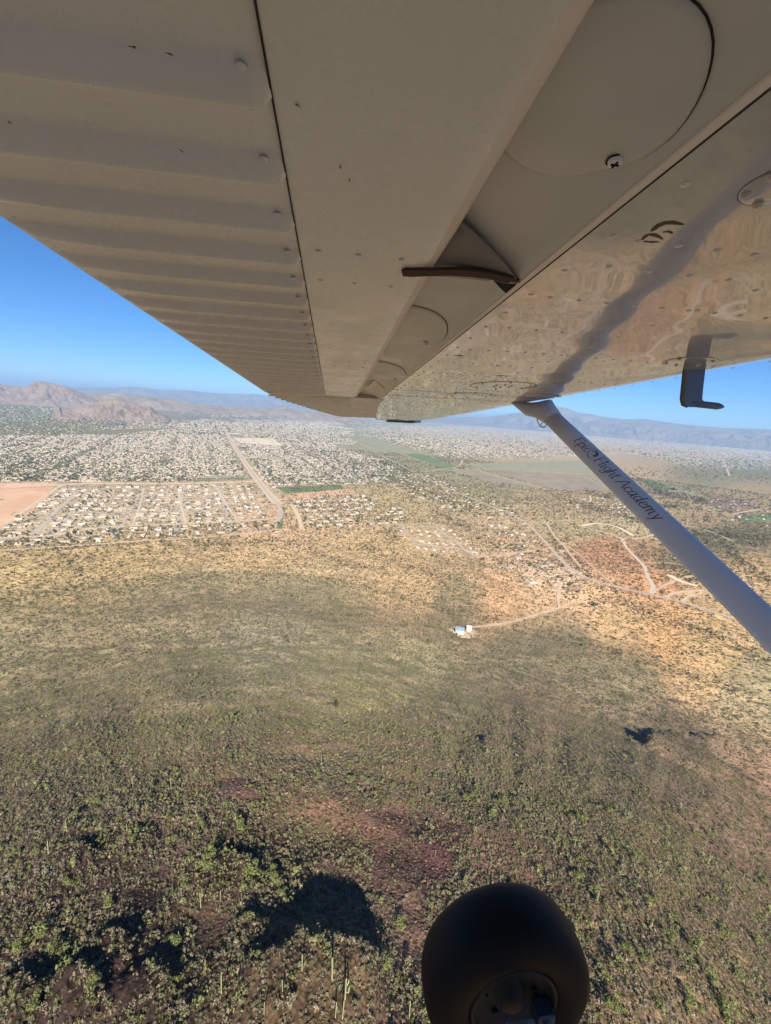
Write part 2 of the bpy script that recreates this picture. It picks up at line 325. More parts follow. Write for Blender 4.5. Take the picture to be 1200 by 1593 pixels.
roads = [([(352,671),(358,682),(366,696),(385,725),(402,748),(420,770),(433,784)], 36, 'dirt_shoulder', m_sand), ([(352,671),(358,682),(366,696),(385,725),(402,748),(420,770),(433,784),(437,797),(432,812)], 15, 'road', m_asph), ([(-40,758),(80,755),(150,752),(300,752),(398,749)], 34, 'dirt_road', m_sand),
  ([(118,765),(103,782),(85,798),(53,832)], 12, 'road', m_asph), ([(-30,838),(80,833),(170,820),(290,815),(400,809),(430,805)], 11, 'dirt_road', m_dirt), ([(30,800),(88,760),(98,755)], 14, 'dirt_road', m_sand),
  ([(-30,858),(60,853),(200,843),(330,835),(440,823)], 7, 'dirt_road', m_dirt),
  ([(470,664),(548,686),(600,712),(647,736),(690,757),(727,773),(770,790),(793,799),(820,815),(838,832),(860,856),(880,878),(905,896),(950,911),(1010,925),(1060,937),(1110,952),(1170,972),(1230,995)], 9, 'road', m_asph),
  ([(968,838),(975,852),(990,868),(1003,882),(1008,898),(1016,912),(1013,924)], 10, 'dirt_road', m_dirt), ([(968,838),(1000,837),(1025,828),(1045,822)], 7, 'dirt_road', m_dirt), ([(968,838),(945,830),(925,824),(905,820)], 8, 'dirt_road', m_dirt),
  ([(735,976),(770,972),(800,967),(830,958),(870,946),(890,938),(912,936)], 5.5, 'dirt_road', m_sand), ([(1036,930),(1050,923),(1070,920),(1098,919)], 7, 'dirt_road', m_dirt), ([(1003,876),(1040,876),(1062,880)], 4, 'dirt_road', m_dirt),
  ([(721,723),(760,737),(800,748),(862,764),(920,782)], 9, 'dirt_road', m_dirt), ([(753,729),(860,729),(935,739)], 7, 'dirt_road', m_dirt), ([(852,812),(855,822),(866,838),(878,850),(890,866),(905,884)], 5, 'dirt_road', m_sand),
  ([(600,816),(622,817),(633,829),(646,838),(645,846),(675,850),(716,854)], 8, 'road', m_asph), ([(636,821),(677,821),(693,832),(712,845),(722,855),(742,866)], 10, 'road', m_asph), ([(648,837),(680,839),(706,841)], 8, 'road', m_asph),
  ([(742,866),(780,864),(820,858),(860,852)], 6, 'dirt_road', m_sand), ([(720,716),(712,726),(680,731),(655,735)], 9, 'dirt_road', m_dirt), ([(557,689),(600,704),(650,716),(712,727)], 7, 'dirt_road', m_dirt),
  ([(1125,716),(1130,728),(1136,741)], 26, 'road', m_asph), ([(1090,790),(1130,800),(1160,796),(1200,790)], 9, 'dirt_road', m_dirt), ([(990,800),(1040,815),(1090,822),(1140,842)], 7, 'dirt_road', m_dirt),
  ([(440,668),(470,690),(505,712),(545,738)], 10, 'road', m_asph), ([(290,815),(283,790),(278,765)], 8, 'dirt_road', m_dirt), ([(205,819),(217,790),(224,760)], 7, 'dirt_road', m_dirt), ([(370,811),(352,785),(335,757)], 7, 'dirt_road', m_dirt),
  ([(75,800),(200,796),(330,792),(430,786)], 7, 'dirt_road', m_dirt), ([(105,779),(220,776),(330,774),(418,769)], 7, 'dirt_road', m_dirt), ([(470,825),(463,800),(452,785)], 14, 'dirt_road', m_sand),
  ([(870,946),(868,925),(872,905)], 5, 'dirt_road', m_sand), ([(215,676),(195,695),(180,706)], 12, 'road', m_asph), ([(560,735),(600,752),(640,770),(700,792)], 6, 'dirt_road', m_dirt),
  ([(1013,924),(1040,908),(1075,896)], 5, 'dirt_road', m_dirt), ([(1060,936),(1080,925),(1100,930)], 6, 'dirt_road', m_dirt), ([(560,690),(480,700),(420,712)], 9, 'road', m_asph)]
roads += [  ([(905,818),(930,815),(960,820),(985,834)], 16, 'dry_wash', m_pale), ([(870,842),(900,862),(925,885),(960,915)], 4, 'dry_wash', m_sand), ([(1040,895),(1060,905),(1085,912)], 18, 'dry_wash', m_pale)]
for k, (p, w, n, m) in enumerate(roads): drape_strip(p, w, n, m, .3+.02*k)

# ------------------------------------------------------------ hills and mountains (solid ridges standing on the plain)
def ridge(name, sky_px, dist, depth, amp, m, seed, base=BASE-30, rough=.5, steep=1.4):
    px = np.array([p[0] for p in sky_px], float); py = np.array([p[1] for p in sky_px], float)
    r = ray(px, py); h = np.hypot(r[:, 0], r[:, 1]); azs = np.arctan2(r[:, 0], r[:, 1]); el = r[:, 2]/h
    nA, nD = 420, 80
    a = np.linspace(azs.min(), azs.max(), nA); top = np.interp(a, azs, el)*dist
    edge = np.minimum(1, np.minimum(np.arange(nA), np.arange(nA)[::-1])/14.)
    t = np.linspace(-1, 1, nD)
    AA, TT = np.meshgrid(a, t); D = dist+TT*depth
    X = D*np.sin(AA); Y = D*np.cos(AA)
    prof = (1-np.abs(TT))**steep if steep > 0 else 1-np.abs(TT)
    s_ = depth*.35
    rg = 1-np.abs(fbm(X/s_, Y/s_, seed, 5)-.5)*2
    hh = (top-base)[None, :]*sst(edge)[None, :]
    Z = base+hh*prof*(1+(rg-.75)*rough*(1-prof)*2.6)+hh*(rg-.8)*.28*prof*(1-prof)*3*rough
    Vv = np.stack([X.ravel(), Y.ravel(), Z.ravel()], -1)
    i, j = np.meshgrid(np.arange(nD-1), np.arange(nA-1), indexing='ij')
    Fv = np.stack([i*nA+j, (i+1)*nA+j, (i+1)*nA+j+1, i*nA+j+1], -1).reshape(-1, 4)[:, ::-1]
    link(name, mesh_np(name, Vv, Fv, m, False), kind='structure')
m_mount = flat('brown_rocky_slope', (.15, .11, .088), (.25, .19, .148), .006)
m_mount2 = flat('olive_brown_slope', (.17, .13, .09), (.25, .19, .13), .003)
m_far = flat('far_mountain_rock', (.13, .11, .10), (.20, .165, .14), .0008)
ridge('mountain', [(-320,612),(-200,592),(-110,601),(-60,595),(0,597),(22,600),(42,601),(48,596),(54,593.5),(66,593),(80,595),(98,599),(112,604),(122,608),(138,615),(152,622),(165,630)], 12200, 700, 0, m_mount, 3, steep=1.0, rough=.35)
ridge('mountain', [(78,650),(86,634),(92,632),(97,638),(108,636),(128,633),(150,626),(172,620),(190,624),(205,628),(222,632),(234,631),(246,642),(256,645),(270,655)], 7700, 420, 0, m_mount, 8, steep=1.0, rough=.5)
ridge('mountain', [(78,657),(88,646),(94,641),(100,646),(110,650),(125,643),(140,650),(150,657)], 7000, 220, 0, m_mount, 18, steep=1.0, rough=.8)
ridge('mountain', [(100,620),(140,612),(180,611),(215,615),(270,622),(330,630),(380,634),(450,636),(500,641),(545,649),(575,656)], 14500, 1500, 0, m_mount2, 12, steep=1.1, rough=.7)
ridge('mountain', [(408,645),(424,635),(440,631),(458,636),(482,646)], 17000, 900, 0, m_mount, 14, steep=1.0)
ridge('mountain', [(-300,600),(-50,600),(60,602),(115,603),(150,603),(165,604),(200,601),(225,603),(250,607),(270,606),(300,608),(330,611),(350,612),(400,613),(440,619),(500,626),(560,635),(700,655)], 34000, 4000, 0, m_far, 22, steep=1.1, rough=.8)
ridge('mountain', [(640,650),(760,648),(820,640),(860,630),(880,634),(900,641),(925,645),(952,650),(971,652),(1009,652),(1027,655),(1072,661),(1125,665),(1200,668),(1290,676),(1400,690)], 31000, 3500, 0, m_far, 25, steep=1.1, rough=.8)
ridge('mountain', [(870,668),(920,655),(960,660),(1000,655),(1050,668),(1110,672),(1180,676),(1260,680),(1400,695)], 27000, 2000, 0, m_far, 28, steep=1.1, rough=.8)

# ------------------------------------------------------------ haze
hz = bpy.data.materials.new('haze'); hz.use_nodes = True; hn = hz.node_tree; hn.nodes.clear()
pv = hn.nodes.new('ShaderNodeVolumePrincipled'); ho = hn.nodes.new('ShaderNodeOutputMaterial'); hn.links.new(pv.outputs[0], ho.inputs['Volume'])
pv.inputs['Color'].default_value = (.42, .68, 1, 1); pv.inputs['Density'].default_value = 3.7e-5; pv.inputs['Anisotropy'].default_value = 0.
b = MB(); b.box(-95000, 95000, -95000, 95000, -440, 880)
link('haze', b.mesh('haze', hz), kind='stuff')

print('T ground/roads/mountains', time.time()-T0)
def inpoly(px, py, poly):
    c_ = np.zeros(np.shape(px), bool); n = len(poly)
    for i in range(n):
        x1, y1 = poly[i]; x2, y2 = poly[(i+1) % n]
        k = ((y1 > py) != (y2 > py)) & (px < (x2-x1)*(py-y1)/((y2-y1) or 1e-9)+x1); c_ ^= k
    return c_
# ------------------------------------------------------------ plants and rocks scattered by geometry nodes
PROTO = bpy.data.collections
def leaf_mat(name, rough=.8):
    m = mat(name, (.1, .12, .05), rough, spec=.15); N, L, B = nodes(m)
    a = N.new('ShaderNodeAttribute'); a.attribute_type = 'INSTANCER'; a.attribute_name = 'tint'
    n = noise_node(N, L, 3., 2); r = ramp(N, L, n.outputs[0], [(.3, (.75, .75, .75)), (.7, (1.3, 1.3, 1.25))])
    L.new(mixc(N, L, 1., a.outputs['Color'], r.outputs[0], 'MULTIPLY'), B.inputs['Base Color']); return m
m_scrub = leaf_mat('scrub_leaves'); m_rock = leaf_mat('loose_rock', .95)
def clump(n, r, hgt, leaf, seed, flatb=0.):
    g = np.random.default_rng(seed); V = []; Fs = []
    lob = g.normal(size=(6, 3))*[r*.5, r*.5, hgt*.2]+[0, 0, hgt*.5]
    for k in range(n):
        c0 = lob[g.integers(6)]; d = g.normal(size=3); d /= np.linalg.norm(d); d[2] = abs(d[2])*.9-.1
        p = c0+d*[r*.5, r*.5, hgt*.42]*g.uniform(.7, 1.1); p[2] = max(p[2], .02)
        nrm = d+g.normal(size=3)*.45; nrm /= np.linalg.norm(nrm); a = np.cross(nrm, g.normal(size=3)); a /= np.linalg.norm(a); b_ = np.cross(nrm, a)
        s1, s2 = leaf*g.uniform(.6, 1.3), leaf*g.uniform(.4, 1.); i0 = len(V)
        V += [p-a*s1, p+b_*s2, p+a*s1, p-b_*s2]; Fs.append((i0, i0+1, i0+2, i0+3))
    return V, Fs
def proto_coll(name, meshes):
    c_ = bpy.data.collections.new(name)
    for k, me_ in enumerate(meshes):
        o = bpy.data.objects.new(name+'_plant', me_); c_.objects.link(o)
    return c_
bush_c = proto_coll('bush_kinds', [mesh_np('bush', *clump(60, .55, .8, .125, s), m_scrub) for s in range(6)])
bushs_c = proto_coll('small_bush_kinds', [mesh_np('bush', *clump(22, .55, .8, .26, s+20), m_scrub) for s in range(4)])
def rock_mesh(seed):
    g = np.random.default_rng(seed); import bmesh
    bm = bmesh.new(); bmesh.ops.create_icosphere(bm, subdivisions=1, radius=.5)
    for v in bm.verts: v.co = Vector((v.co.x*g.uniform(.7, 1.2), v.co.y*g.uniform(.7, 1.2), v.co.z*g.uniform(.5, 1.)))
    m_ = bpy.data.meshes.new('rock'); bm.to_mesh(m_); bm.free(); m_.materials.append(m_rock); return m_
rock_c = proto_coll('rock_kinds', [rock_mesh(s) for s in range(4)])
def scatter(name, P, scale, tint, coll, seed=0):
    me_ = bpy.data.meshes.new(name); me_.vertices.add(len(P)); me_.vertices.foreach_set('co', P.astype(np.float32).ravel())
    a = me_.attributes.new('sc', 'FLOAT', 'POINT'); a.data.foreach_set('value', scale.astype(np.float32))
    a = me_.attributes.new('tint', 'FLOAT_COLOR', 'POINT'); a.data.foreach_set('color', np.column_stack([tint, np.ones(len(P))]).astype(np.float32).ravel())
    o = link(name, me_, kind='stuff')
    g = bpy.data.node_groups.new(name+'_nodes', 'GeometryNodeTree'); g.interface.new_socket('Geometry', in_out='INPUT', socket_type='NodeSocketGeometry'); g.interface.new_socket('Geometry', in_out='OUTPUT', socket_type='NodeSocketGeometry')
    n = g.nodes; l = g.links; gi = n.new('NodeGroupInput'); go = n.new('NodeGroupOutput'); ip = n.new('GeometryNodeInstanceOnPoints'); ci = n.new('GeometryNodeCollectionInfo')
    ci.inputs['Collection'].default_value = coll; ci.inputs['Separate Children'].default_value = True; ci.inputs['Reset Children'].default_value = True
    ip.inputs['Pick Instance'].default_value = True
    ri = n.new('FunctionNodeRandomValue'); ri.data_type = 'INT'; ri.inputs[4].default_value = 0; ri.inputs[5].default_value = len(coll.objects)-1
    rv = n.new('FunctionNodeRandomValue'); rv.data_type = 'FLOAT_VECTOR'; rv.inputs[0].default_value = (0, 0, 0); rv.inputs[1].default_value = (.15, .15, 6.283); rv.inputs[8].default_value = 5
    na_ = n.new('GeometryNodeInputNamedAttribute'); na_.data_type = 'FLOAT'; na_.inputs[0].default_value = 'sc'
    l.new(gi.outputs[0], ip.inputs['Points']); l.new(ci.outputs[0], ip.inputs['Instance']); l.new(ri.outputs[2], ip.inputs['Instance Index'])
    l.new(rv.outputs[0], ip.inputs['Rotation']); l.new([s for s in na_.outputs if s.enabled][0], ip.inputs['Scale']); l.new(ip.outputs[0], go.inputs[0])
    mo = o.modifiers.new('scatter', 'NODES'); mo.node_group = g
    return o
def ring_pts(r0, r1, dens, azh=52):
    n = int(math.radians(2*azh)/2*(r1*r1-r0*r0)*dens); r = np.sqrt(rng.uniform(r0*r0, r1*r1, n)); a = np.radians(rng.uniform(-azh, azh, n)); x, y = r*np.sin(a), r*np.cos(a)
    P = np.stack([x, y, height(x, y)], -1); px, py, d = project(P); k = (px > -120) & (px < 1320) & (py < 1720); return P[k], px[k], py[k], d[k]
TINTS = np.array([[.160, .155, .092], [.20, .188, .128], [.130, .142, .075], [.24, .215, .14], [.165, .18, .075], [.15, .13, .09], [.21, .21, .155]])
def tints(P, base=0):
    n = fbm(P[:, 0]/30, P[:, 1]/30, 51, 3); k = np.clip((n*9-1.2+rng.normal(size=len(P))*1.1), 0, 6.9).astype(int)
    return TINTS[k]*rng.uniform(.7, 1.3, (len(P), 1))*TK
TK = np.array([.97, .875, .88])
rc = np.concatenate(ROADC); rkeys = np.unique(rc[:, 0]*1000003+rc[:, 1])
LOOP = [(600, 812), (692, 816), (752, 870), (640, 858)]
def offroad(P):
    c_ = np.floor(P[:, :2]/5).astype(np.int64); return ~np.isin(c_[:, 0]*1000003+c_[:, 1], rkeys)
# hill scrub
Ps, Sc, Ti = [], [], []
for (r0, r1, dn, sz) in [(14, 260, 1.75, .86), (260, 480, .42, 1.25), (480, 760, .15, 1.85), (760, 1100, .07, 2.4)]:
    P, px, py, d = ring_pts(r0, r1, dn, 85 if r0 < 100 else 54)
    den = .52+.5*(fbm(P[:, 0]/25, P[:, 1]/25, 61, 4)-.3)+.35*(fbm(P[:, 0]/6, P[:, 1]/6, 62, 2)-.5)
    den *= (1-.97*bare(px, py))
    az_ = np.arctan2(P[:, 0], P[:, 1]); Rf = np.interp(az_, f_az, f_r); t = np.hypot(P[:, 0], P[:, 1])/Rf
    den *= np.where(t > .97, 0, 1)
    k = (rng.random(len(P)) < den) & offroad(P)
    P = P[k]; s = sz*rng.lognormal(0, .38, len(P))*.78
    big = rng.random(len(P)) < .035; s[big] *= 1.9
    Ps.append(P); Sc.append(s); t_ = tints(P); t_[big] = t_[big]*.4+np.array([.16, .185, .06])*.6
    Ti.append(t_*(1.02 if r0 < 100 else .92 if r0 < 300 else .80))
P = np.concatenate(Ps); scatter('hillside_scrub', P, np.concatenate(Sc), np.concatenate(Ti), bush_c); nhs = len(P)
# plain scrub
Ps, Sc, Ti = [], [], []
for (r0, r1, dn, sz) in [(560, 1100, .034, 2.7), (1100, 1700, .018, 3.8), (1700, 2700, .0075, 5.2), (2700, 4200, .0026, 8.)]:
    P, px, py, d = ring_pts(r0, r1, dn)
    az_ = np.arctan2(P[:, 0], P[:, 1]); Rf = np.interp(az_, f_az, f_r); t = np.hypot(P[:, 0], P[:, 1])/Rf
    wash = np.abs(fbm(P[:, 0]/420+P[:, 1]/900, P[:, 1]/260-P[:, 0]/700, 71, 4)-.5)
    den = .5+.9*(fbm(P[:, 0]/130, P[:, 1]/130, 66, 4)-.35)+1.3*(wash < .018)
    den = np.where(t < .93, 0, den)
    town = (py < 830-.045*(px-0)) & (px < 440) & (py > 600)
    den = np.where(town, den*.25, den)
    fld = inpoly(px, py, [(722, 722), (915, 716), (965, 766), (866, 763)]) | inpoly(px, py, [(690, 731), (743, 730), (852, 762), (765, 750)]) | inpoly(px, py, [(556, 684), (588, 684), (716, 727), (689, 729)]) | ((px > 360) & (px < 440) & (py > 680) & (py < 694)) | inpoly(px, py, [(-60, 752), (90, 752), (70, 785), (-60, 850)])
    den = np.where(fld, 0, den); den = np.where(inpoly(px, py, LOOP), den*.15, den); k = (rng.random(len(P)) < den) & offroad(P); P = P[k]
    Ps.append(P); Sc.append(sz*rng.lognormal(0, .35, len(P))*.7); Ti.append(tints(P)*.58)
WASH = [([(850,808),(858,835),(872,852),(888,866),(905,885),(935,906),(965,920)], 7, 420), ([(560,845),(600,868),(660,890),(720,905)], 10, 380), ([(680,795),(715,812),(745,835),(785,852),(820,858)], 9, 420),
 ([(860,765),(900,785),(930,792),(970,802),(990,812)], 12, 420), ([(440,845),(500,862),(540,878),(600,885)], 9, 380), ([(940,930),(1000,950),(1060,972),(1120,990),(1190,1030)], 12, 520), ([(905,762),(960,775),(1010,782),(1060,790)], 10, 350),
 ([(985,745),(1040,770),(1100,782)], 9, 350), ([(1130,850),(1160,880),(1200,905)], 12, 240), ([(560,735),(620,748),(680,770),(740,790)], 12, 420), ([(560,725),(600,720),(645,738)], 12, 380), ([(300,850),(380,845),(440,838)], 6, 240), ([(0,857),(120,852),(260,842)], 5, 260), ([(1020,865),(1050,880),(1080,900),(1060,905)], 22, 500), ([(1060,838),(1130,830),(1200,845)], 22, 700), ([(470,700),(520,712),(560,730)], 14, 500), ([(930,742),(1010,735),(1100,735),(1200,745)], 20, 600), ([(600,800),(620,840),(600,825)], 12, 260)]
for pl_, wd, n in WASH:
    q = np.array(pl_, float); t = rng.uniform(0, len(q)-1, n); k_ = np.minimum(t.astype(int), len(q)-2); f_ = (t-k_)[:, None]; xy = q[k_]*(1-f_)+q[k_+1]*f_
    xy[:, 0] += rng.normal(size=n)*wd*.6; xy[:, 1] += rng.normal(size=n)*wd*.28; r_ = ray(xy[:, 0], xy[:, 1]); Pq = r_*(BASE/r_[:, 2])[:, None]; Pq[:, 2] = height(Pq[:, 0], Pq[:, 1])
    dd = np.hypot(Pq[:, 0], Pq[:, 1]); Ps.append(Pq); Sc.append(rng.lognormal(0, .35, n)*2.9*np.clip(dd/1500, .7, 2.6)); Ti.append(tints(Pq)*.5)
P = np.concatenate(Ps); k = offroad(P); P = P[k]; scatter('plain_scrub', P, np.concatenate(Sc)[k], np.concatenate(Ti)[k], bushs_c)
print('scrub', nhs, len(P))
# rocks
Pr, px, py, d = ring_pts(14, 330, .5, 85)
k = rng.random(len(Pr)) < (.25+.75*bare(px, py)); Pr = Pr[k]
scatter('loose_rocks', Pr, rng.lognormal(-.85, .4, len(Pr)), soil(Pr)*rng.uniform(.75, 1.3, (len(Pr), 1)), rock_c)

print('T scatter', time.time()-T0)
# ------------------------------------------------------------ trees and saguaros on the hill
ORD = ['first', 'second', 'third', 'fourth', 'fifth', 'sixth', 'seventh', 'eighth', 'ninth', 'tenth', 'eleventh', 'twelfth', 'thirteenth', 'fourteenth', 'fifteenth', 'sixteenth', 'seventeenth', 'eighteenth', 'nineteenth', 'twentieth']
m_cactus = mat('pale_green_cactus_skin', (.3, .31, .15), .7); N, L, B = nodes(m_cactus)
nn = noise_node(N, L, 6, 3); L.new(ramp(N, L, nn.outputs[0], [(.3, (.20, .22, .10)), (.7, (.34, .33, .17))]).outputs[0], B.inputs['Base Color'])
m_pv = mat('palo_verde_leaves', (.14, .18, .045), .8, spec=.15); N, L, B = nodes(m_pv)
nn = noise_node(N, L, 1.2, 3); L.new(ramp(N, L, nn.outputs[0], [(.3, (.10, .12, .04)), (.7, (.19, .205, .075))]).outputs[0], B.inputs['Base Color'])
m_dt = mat('dark_tree_leaves', (.06, .075, .035), .8, spec=.15); N, L, B = nodes(m_dt)
nn = noise_node(N, L, .8, 3); L.new(ramp(N, L, nn.outputs[0], [(.3, (.05, .065, .03)), (.7, (.11, .125, .06))]).outputs[0], B.inputs['Base Color'])
m_bark = mat('greenish_bark', (.16, .15, .07), .85)
def ribbed(bm_, pts, rad, n=12):
    k0 = len(bm_.v); bm_.tube(pts, rad, n)
    for q in range(len(pts)):
        c_ = Vector(pts[q])
        for s_ in range(0, n, 2):
            v = Vector(bm_.v[k0+q*n+s_]); bm_.v[k0+q*n+s_] = tuple(c_+(v-c_)*.8)
def saguaro_mesh(arms, H=6.5, seed=0):
    g = random.Random(seed); b_ = MB()
    ribbed(b_, [(0, 0, -.4), (0, 0, H*.3), (0, 0, H*.7), (0, 0, H*.93), (0, 0, H*.99), (0, 0, H)], [.15, .18, .20, .18, .11, .03])
    tr = b_.mesh('saguaro', m_cactus, True); ar = []
    for k in range(arms):
        a = g.uniform(0, 6.28); z0 = H*g.uniform(.38, .6); L_ = H*g.uniform(.18, .34); c_, s_ = math.cos(a), math.sin(a); b2 = MB()
        ribbed(b2, [(c_*.1, s_*.1, z0), (c_*.45, s_*.45, z0+.02), (c_*.72, s_*.72, z0+.22), (c_*.78, s_*.78, z0+.6), (c_*.78, s_*.78, z0+L_), (c_*.78, s_*.78, z0+L_+.15)], [.13, .15, .16, .17, .15, .04])
        ar.append(b2.mesh('arm', m_cactus, True))
    return tr, ar
SAG = [saguaro_mesh(a, 6.5, a*7+1) for a in (0, 1, 2, 3, 4)]
# (x, y base, arms, size)  grouped by place in the picture
sagz = [('below the large shadowed hollow', [(440, 1545, 0, .7), (470, 1510, 1, .8), (517, 1525, 0, 1.2), (537, 1555, 2, 1.1), (522, 1583, 0, .75), (533, 1585, 0, .9), (637, 1583, 0, .9), (411, 1578, 0, .6)]),
 ('on the dark scrubby slope left of the hollow', [(27, 1222, 0, .9), (104, 1294, 2, .9), (76, 1330, 3, 1.0), (162, 1214, 0, .8), (207, 1223, 2, .9), (266, 1224, 1, .9), (198, 1295, 0, .7), (313, 1412, 1, 1.0), (343, 1402, 0, .7), (345, 1548, 1, 1.0), (279, 1464, 0, .6)]),
 ('on the pinkish slope above the bare red scree', [(520, 1107, 0, 1.4), (555, 1094, 0, 1.2), (495, 1145, 1, 1.3), (573, 1160, 0, 1.1), (500, 1192, 0, 1.4), (595, 1133, 1, 1.3), (618, 1172, 0, 1.), (657, 1168, 0, 1.), (594, 1203, 0, 1.1), (564, 1133, 0, 1.), (764, 1268, 1, .9), (616, 1135, 0, 1.2)]),
 ('on the slope left of the two rocky outcrops', [(940, 1095, 2, 1.3), (926, 1228, 0, 1.0), (852, 1198, 1, 1.1), (836, 1195, 0, 1.0), (932, 1182, 0, 1.1), (942, 1068, 0, 1.)]),
 ('on the open slope right of the aircraft wheel', [(1022, 1368, 3, 1.15), (1101, 1345, 2, 1.2), (1096, 1320, 1, 1.), (1131, 1388, 4, 1.0), (1156, 1370, 1, .9), (1160, 1330, 0, .9), (1197, 1385, 2, 1.), (929, 1403, 0, .9), (1148, 1265, 0, 1.), (894, 1318, 0, .8), (1170, 1345, 1, .8)])]
def ordw(n):
    T = {2: 'twenty', 3: 'thirty', 4: 'forty', 5: 'fifty', 6: 'sixty', 7: 'seventy', 8: 'eighty', 9: 'ninety'}
    TT_ = {2: 'twentieth', 3: 'thirtieth', 4: 'fortieth', 5: 'fiftieth', 6: 'sixtieth', 7: 'seventieth', 8: 'eightieth', 9: 'ninetieth'}
    if n <= 20: return ORD[n-1]
    if n >= 100: return 'hundred-and-'+ordw(n-100) if n > 100 else 'hundredth'
    return TT_[n//10] if n % 10 == 0 else T[n//10]+'-'+ORD[n % 10-1]
allx = [(z, s) for z, l in sagz for s in sorted(l)]
gh = ground_hit([s[0] for z, s in allx], [s[1] for z, s in allx])
cnt = {}
for (z, s), g in zip(allx, gh):
    cnt[z] = cnt.get(z, 0)+1; n_ = len(dict(sagz)[z]); k = cnt[z]
    arms = {0: 'single-column', 1: 'one-armed', 2: 'two-armed', 3: 'three-armed', 4: 'many-armed'}[s[2]]
    o = link('saguaro_cactus', SAG[s[2]][0], label='%s saguaro %s, %s from left' % (arms, z, ORD[k-1]), cat='cactus', group='saguaro cacti on the hillside', loc=g)
    o.scale = (s[3]*(.62 if 'pinkish' in z else .82),)*3; o.rotation_euler = (random.uniform(-.04, .04), random.uniform(-.04, .04), random.uniform(0, 6.28))
    for am in SAG[s[2]][1]: link('arm', am, o)
def tree_mesh(r, hgt, n, leaf, seed, m, trunk_h):
    V_, F_ = clump(n, r, hgt, leaf, seed); V_ = [(v[0], v[1], v[2]+trunk_h) for v in V_]
    g = random.Random(seed); b_ = MB(); b_.tube([(0, 0, -.6), (.05, 0, trunk_h*.6), (.1, .05, trunk_h+hgt*.2)], [.16, .12, .07], 6)
    for k in range(4):
        a = k*1.57+g.uniform(-.4, .4); b_.tube([(.03, 0, trunk_h*.5), (math.cos(a)*r*.35, math.sin(a)*r*.35, trunk_h+hgt*.25), (math.cos(a)*r*.7, math.sin(a)*r*.7, trunk_h+hgt*.55)], [.09, .06, .03], 5)
    return b_.mesh('trunk', m_bark), mesh_np('crown', V_, F_, m)
PV = [tree_mesh(1.9, 2.6, 420, .22, s+40, m_pv, .5) for s in range(4)]
pvz = [('on the dark slope left of the shadowed hollow', [(170, 1410, 1.), (60, 1460, 1.2), (90, 1480, 1.1), (30, 1480, 1.), (150, 1250, .9), (115, 1270, .8), (315, 1285, 1.), (375, 1290, 1.2), (340, 1310, 1.), (325, 1335, 1.3), (325, 1352, 1.1), (395, 1358, 1.3), (270, 1310, .8), (290, 1378, .8), (440, 1390, .9), (145, 1540, 1.1), (55, 1565, 1.), (272, 1470, 1.), (205, 1310, .8), (22, 1330, .8), (388, 1362, 1.0), (425, 1360, 1.), (105, 1375, .8), (430, 1375, 1.2), (55, 1330, .8)]),
 ('beside the bare red scree', [(496, 1210, 1.2), (545, 1215, 1.1), (650, 1208, 1.2), (725, 1245, 1.1), (735, 1240, 1.), (490, 1165, 1.), (612, 1225, .9), (780, 1250, 1.1), (765, 1270, 1.), (640, 1250, .8), (600, 1510, 1.), (625, 1440, 1.)]),
 ('on the open slope right of the aircraft wheel', [(1080, 1475, 1.6), (1105, 1530, 1.5), (1135, 1585, 1.6), (1075, 1560, 1.3), (950, 1565, 1.3), (975, 1480, 1.), (1130, 1455, 1.1), (905, 1275, 1.2), (948, 1262, 1.), (990, 1340, 1.1), (1105, 1300, 1.4), (1185, 1370, 1.4), (1040, 1460, 1.), (900, 1365, 1.2), (1150, 1520, 1.), (930, 1390, 1.), (1085, 1300, 1.2), (1020, 1400, 1.), (1000, 1490, 1.), (1180, 1470, 1.2), (940, 1520, 1.)]),
 ('around the two rocky outcrops', [(930, 1140, 1.), (985, 1175, 1.2), (1045, 1140, 1.3), (1090, 1190, 1.2), (1140, 1220, 1.2), (980, 1210, 1.2), (1110, 1200, 1.), (870, 1090, 1.), (915, 1050, 1.)])]
allx = [(z, s) for z, l in pvz for s in sorted(l)]; gh = ground_hit([s[0] for z, s in allx], [s[1] for z, s in allx]); cnt = {}
for (z, s), g in zip(allx, gh):
    cnt[z] = cnt.get(z, 0)+1; k = cnt[z]; q = random.randrange(4)
    e = bpy.data.objects.new('palo_verde_tree', None); COL.objects.link(e); e.location = g; e.rotation_euler.z = random.uniform(0, 6.28); e.scale = (s[2]*.8,)*3
    e['label'] = '%s green palo verde %s, %s from left' % ('large' if s[2] > 1.1 else 'small', z, ordw(k))
    e['category'] = 'tree'; e['group'] = 'palo verde trees on the hillside'
    link('trunk', PV[q][0], e); link('crown', PV[q][1], e)

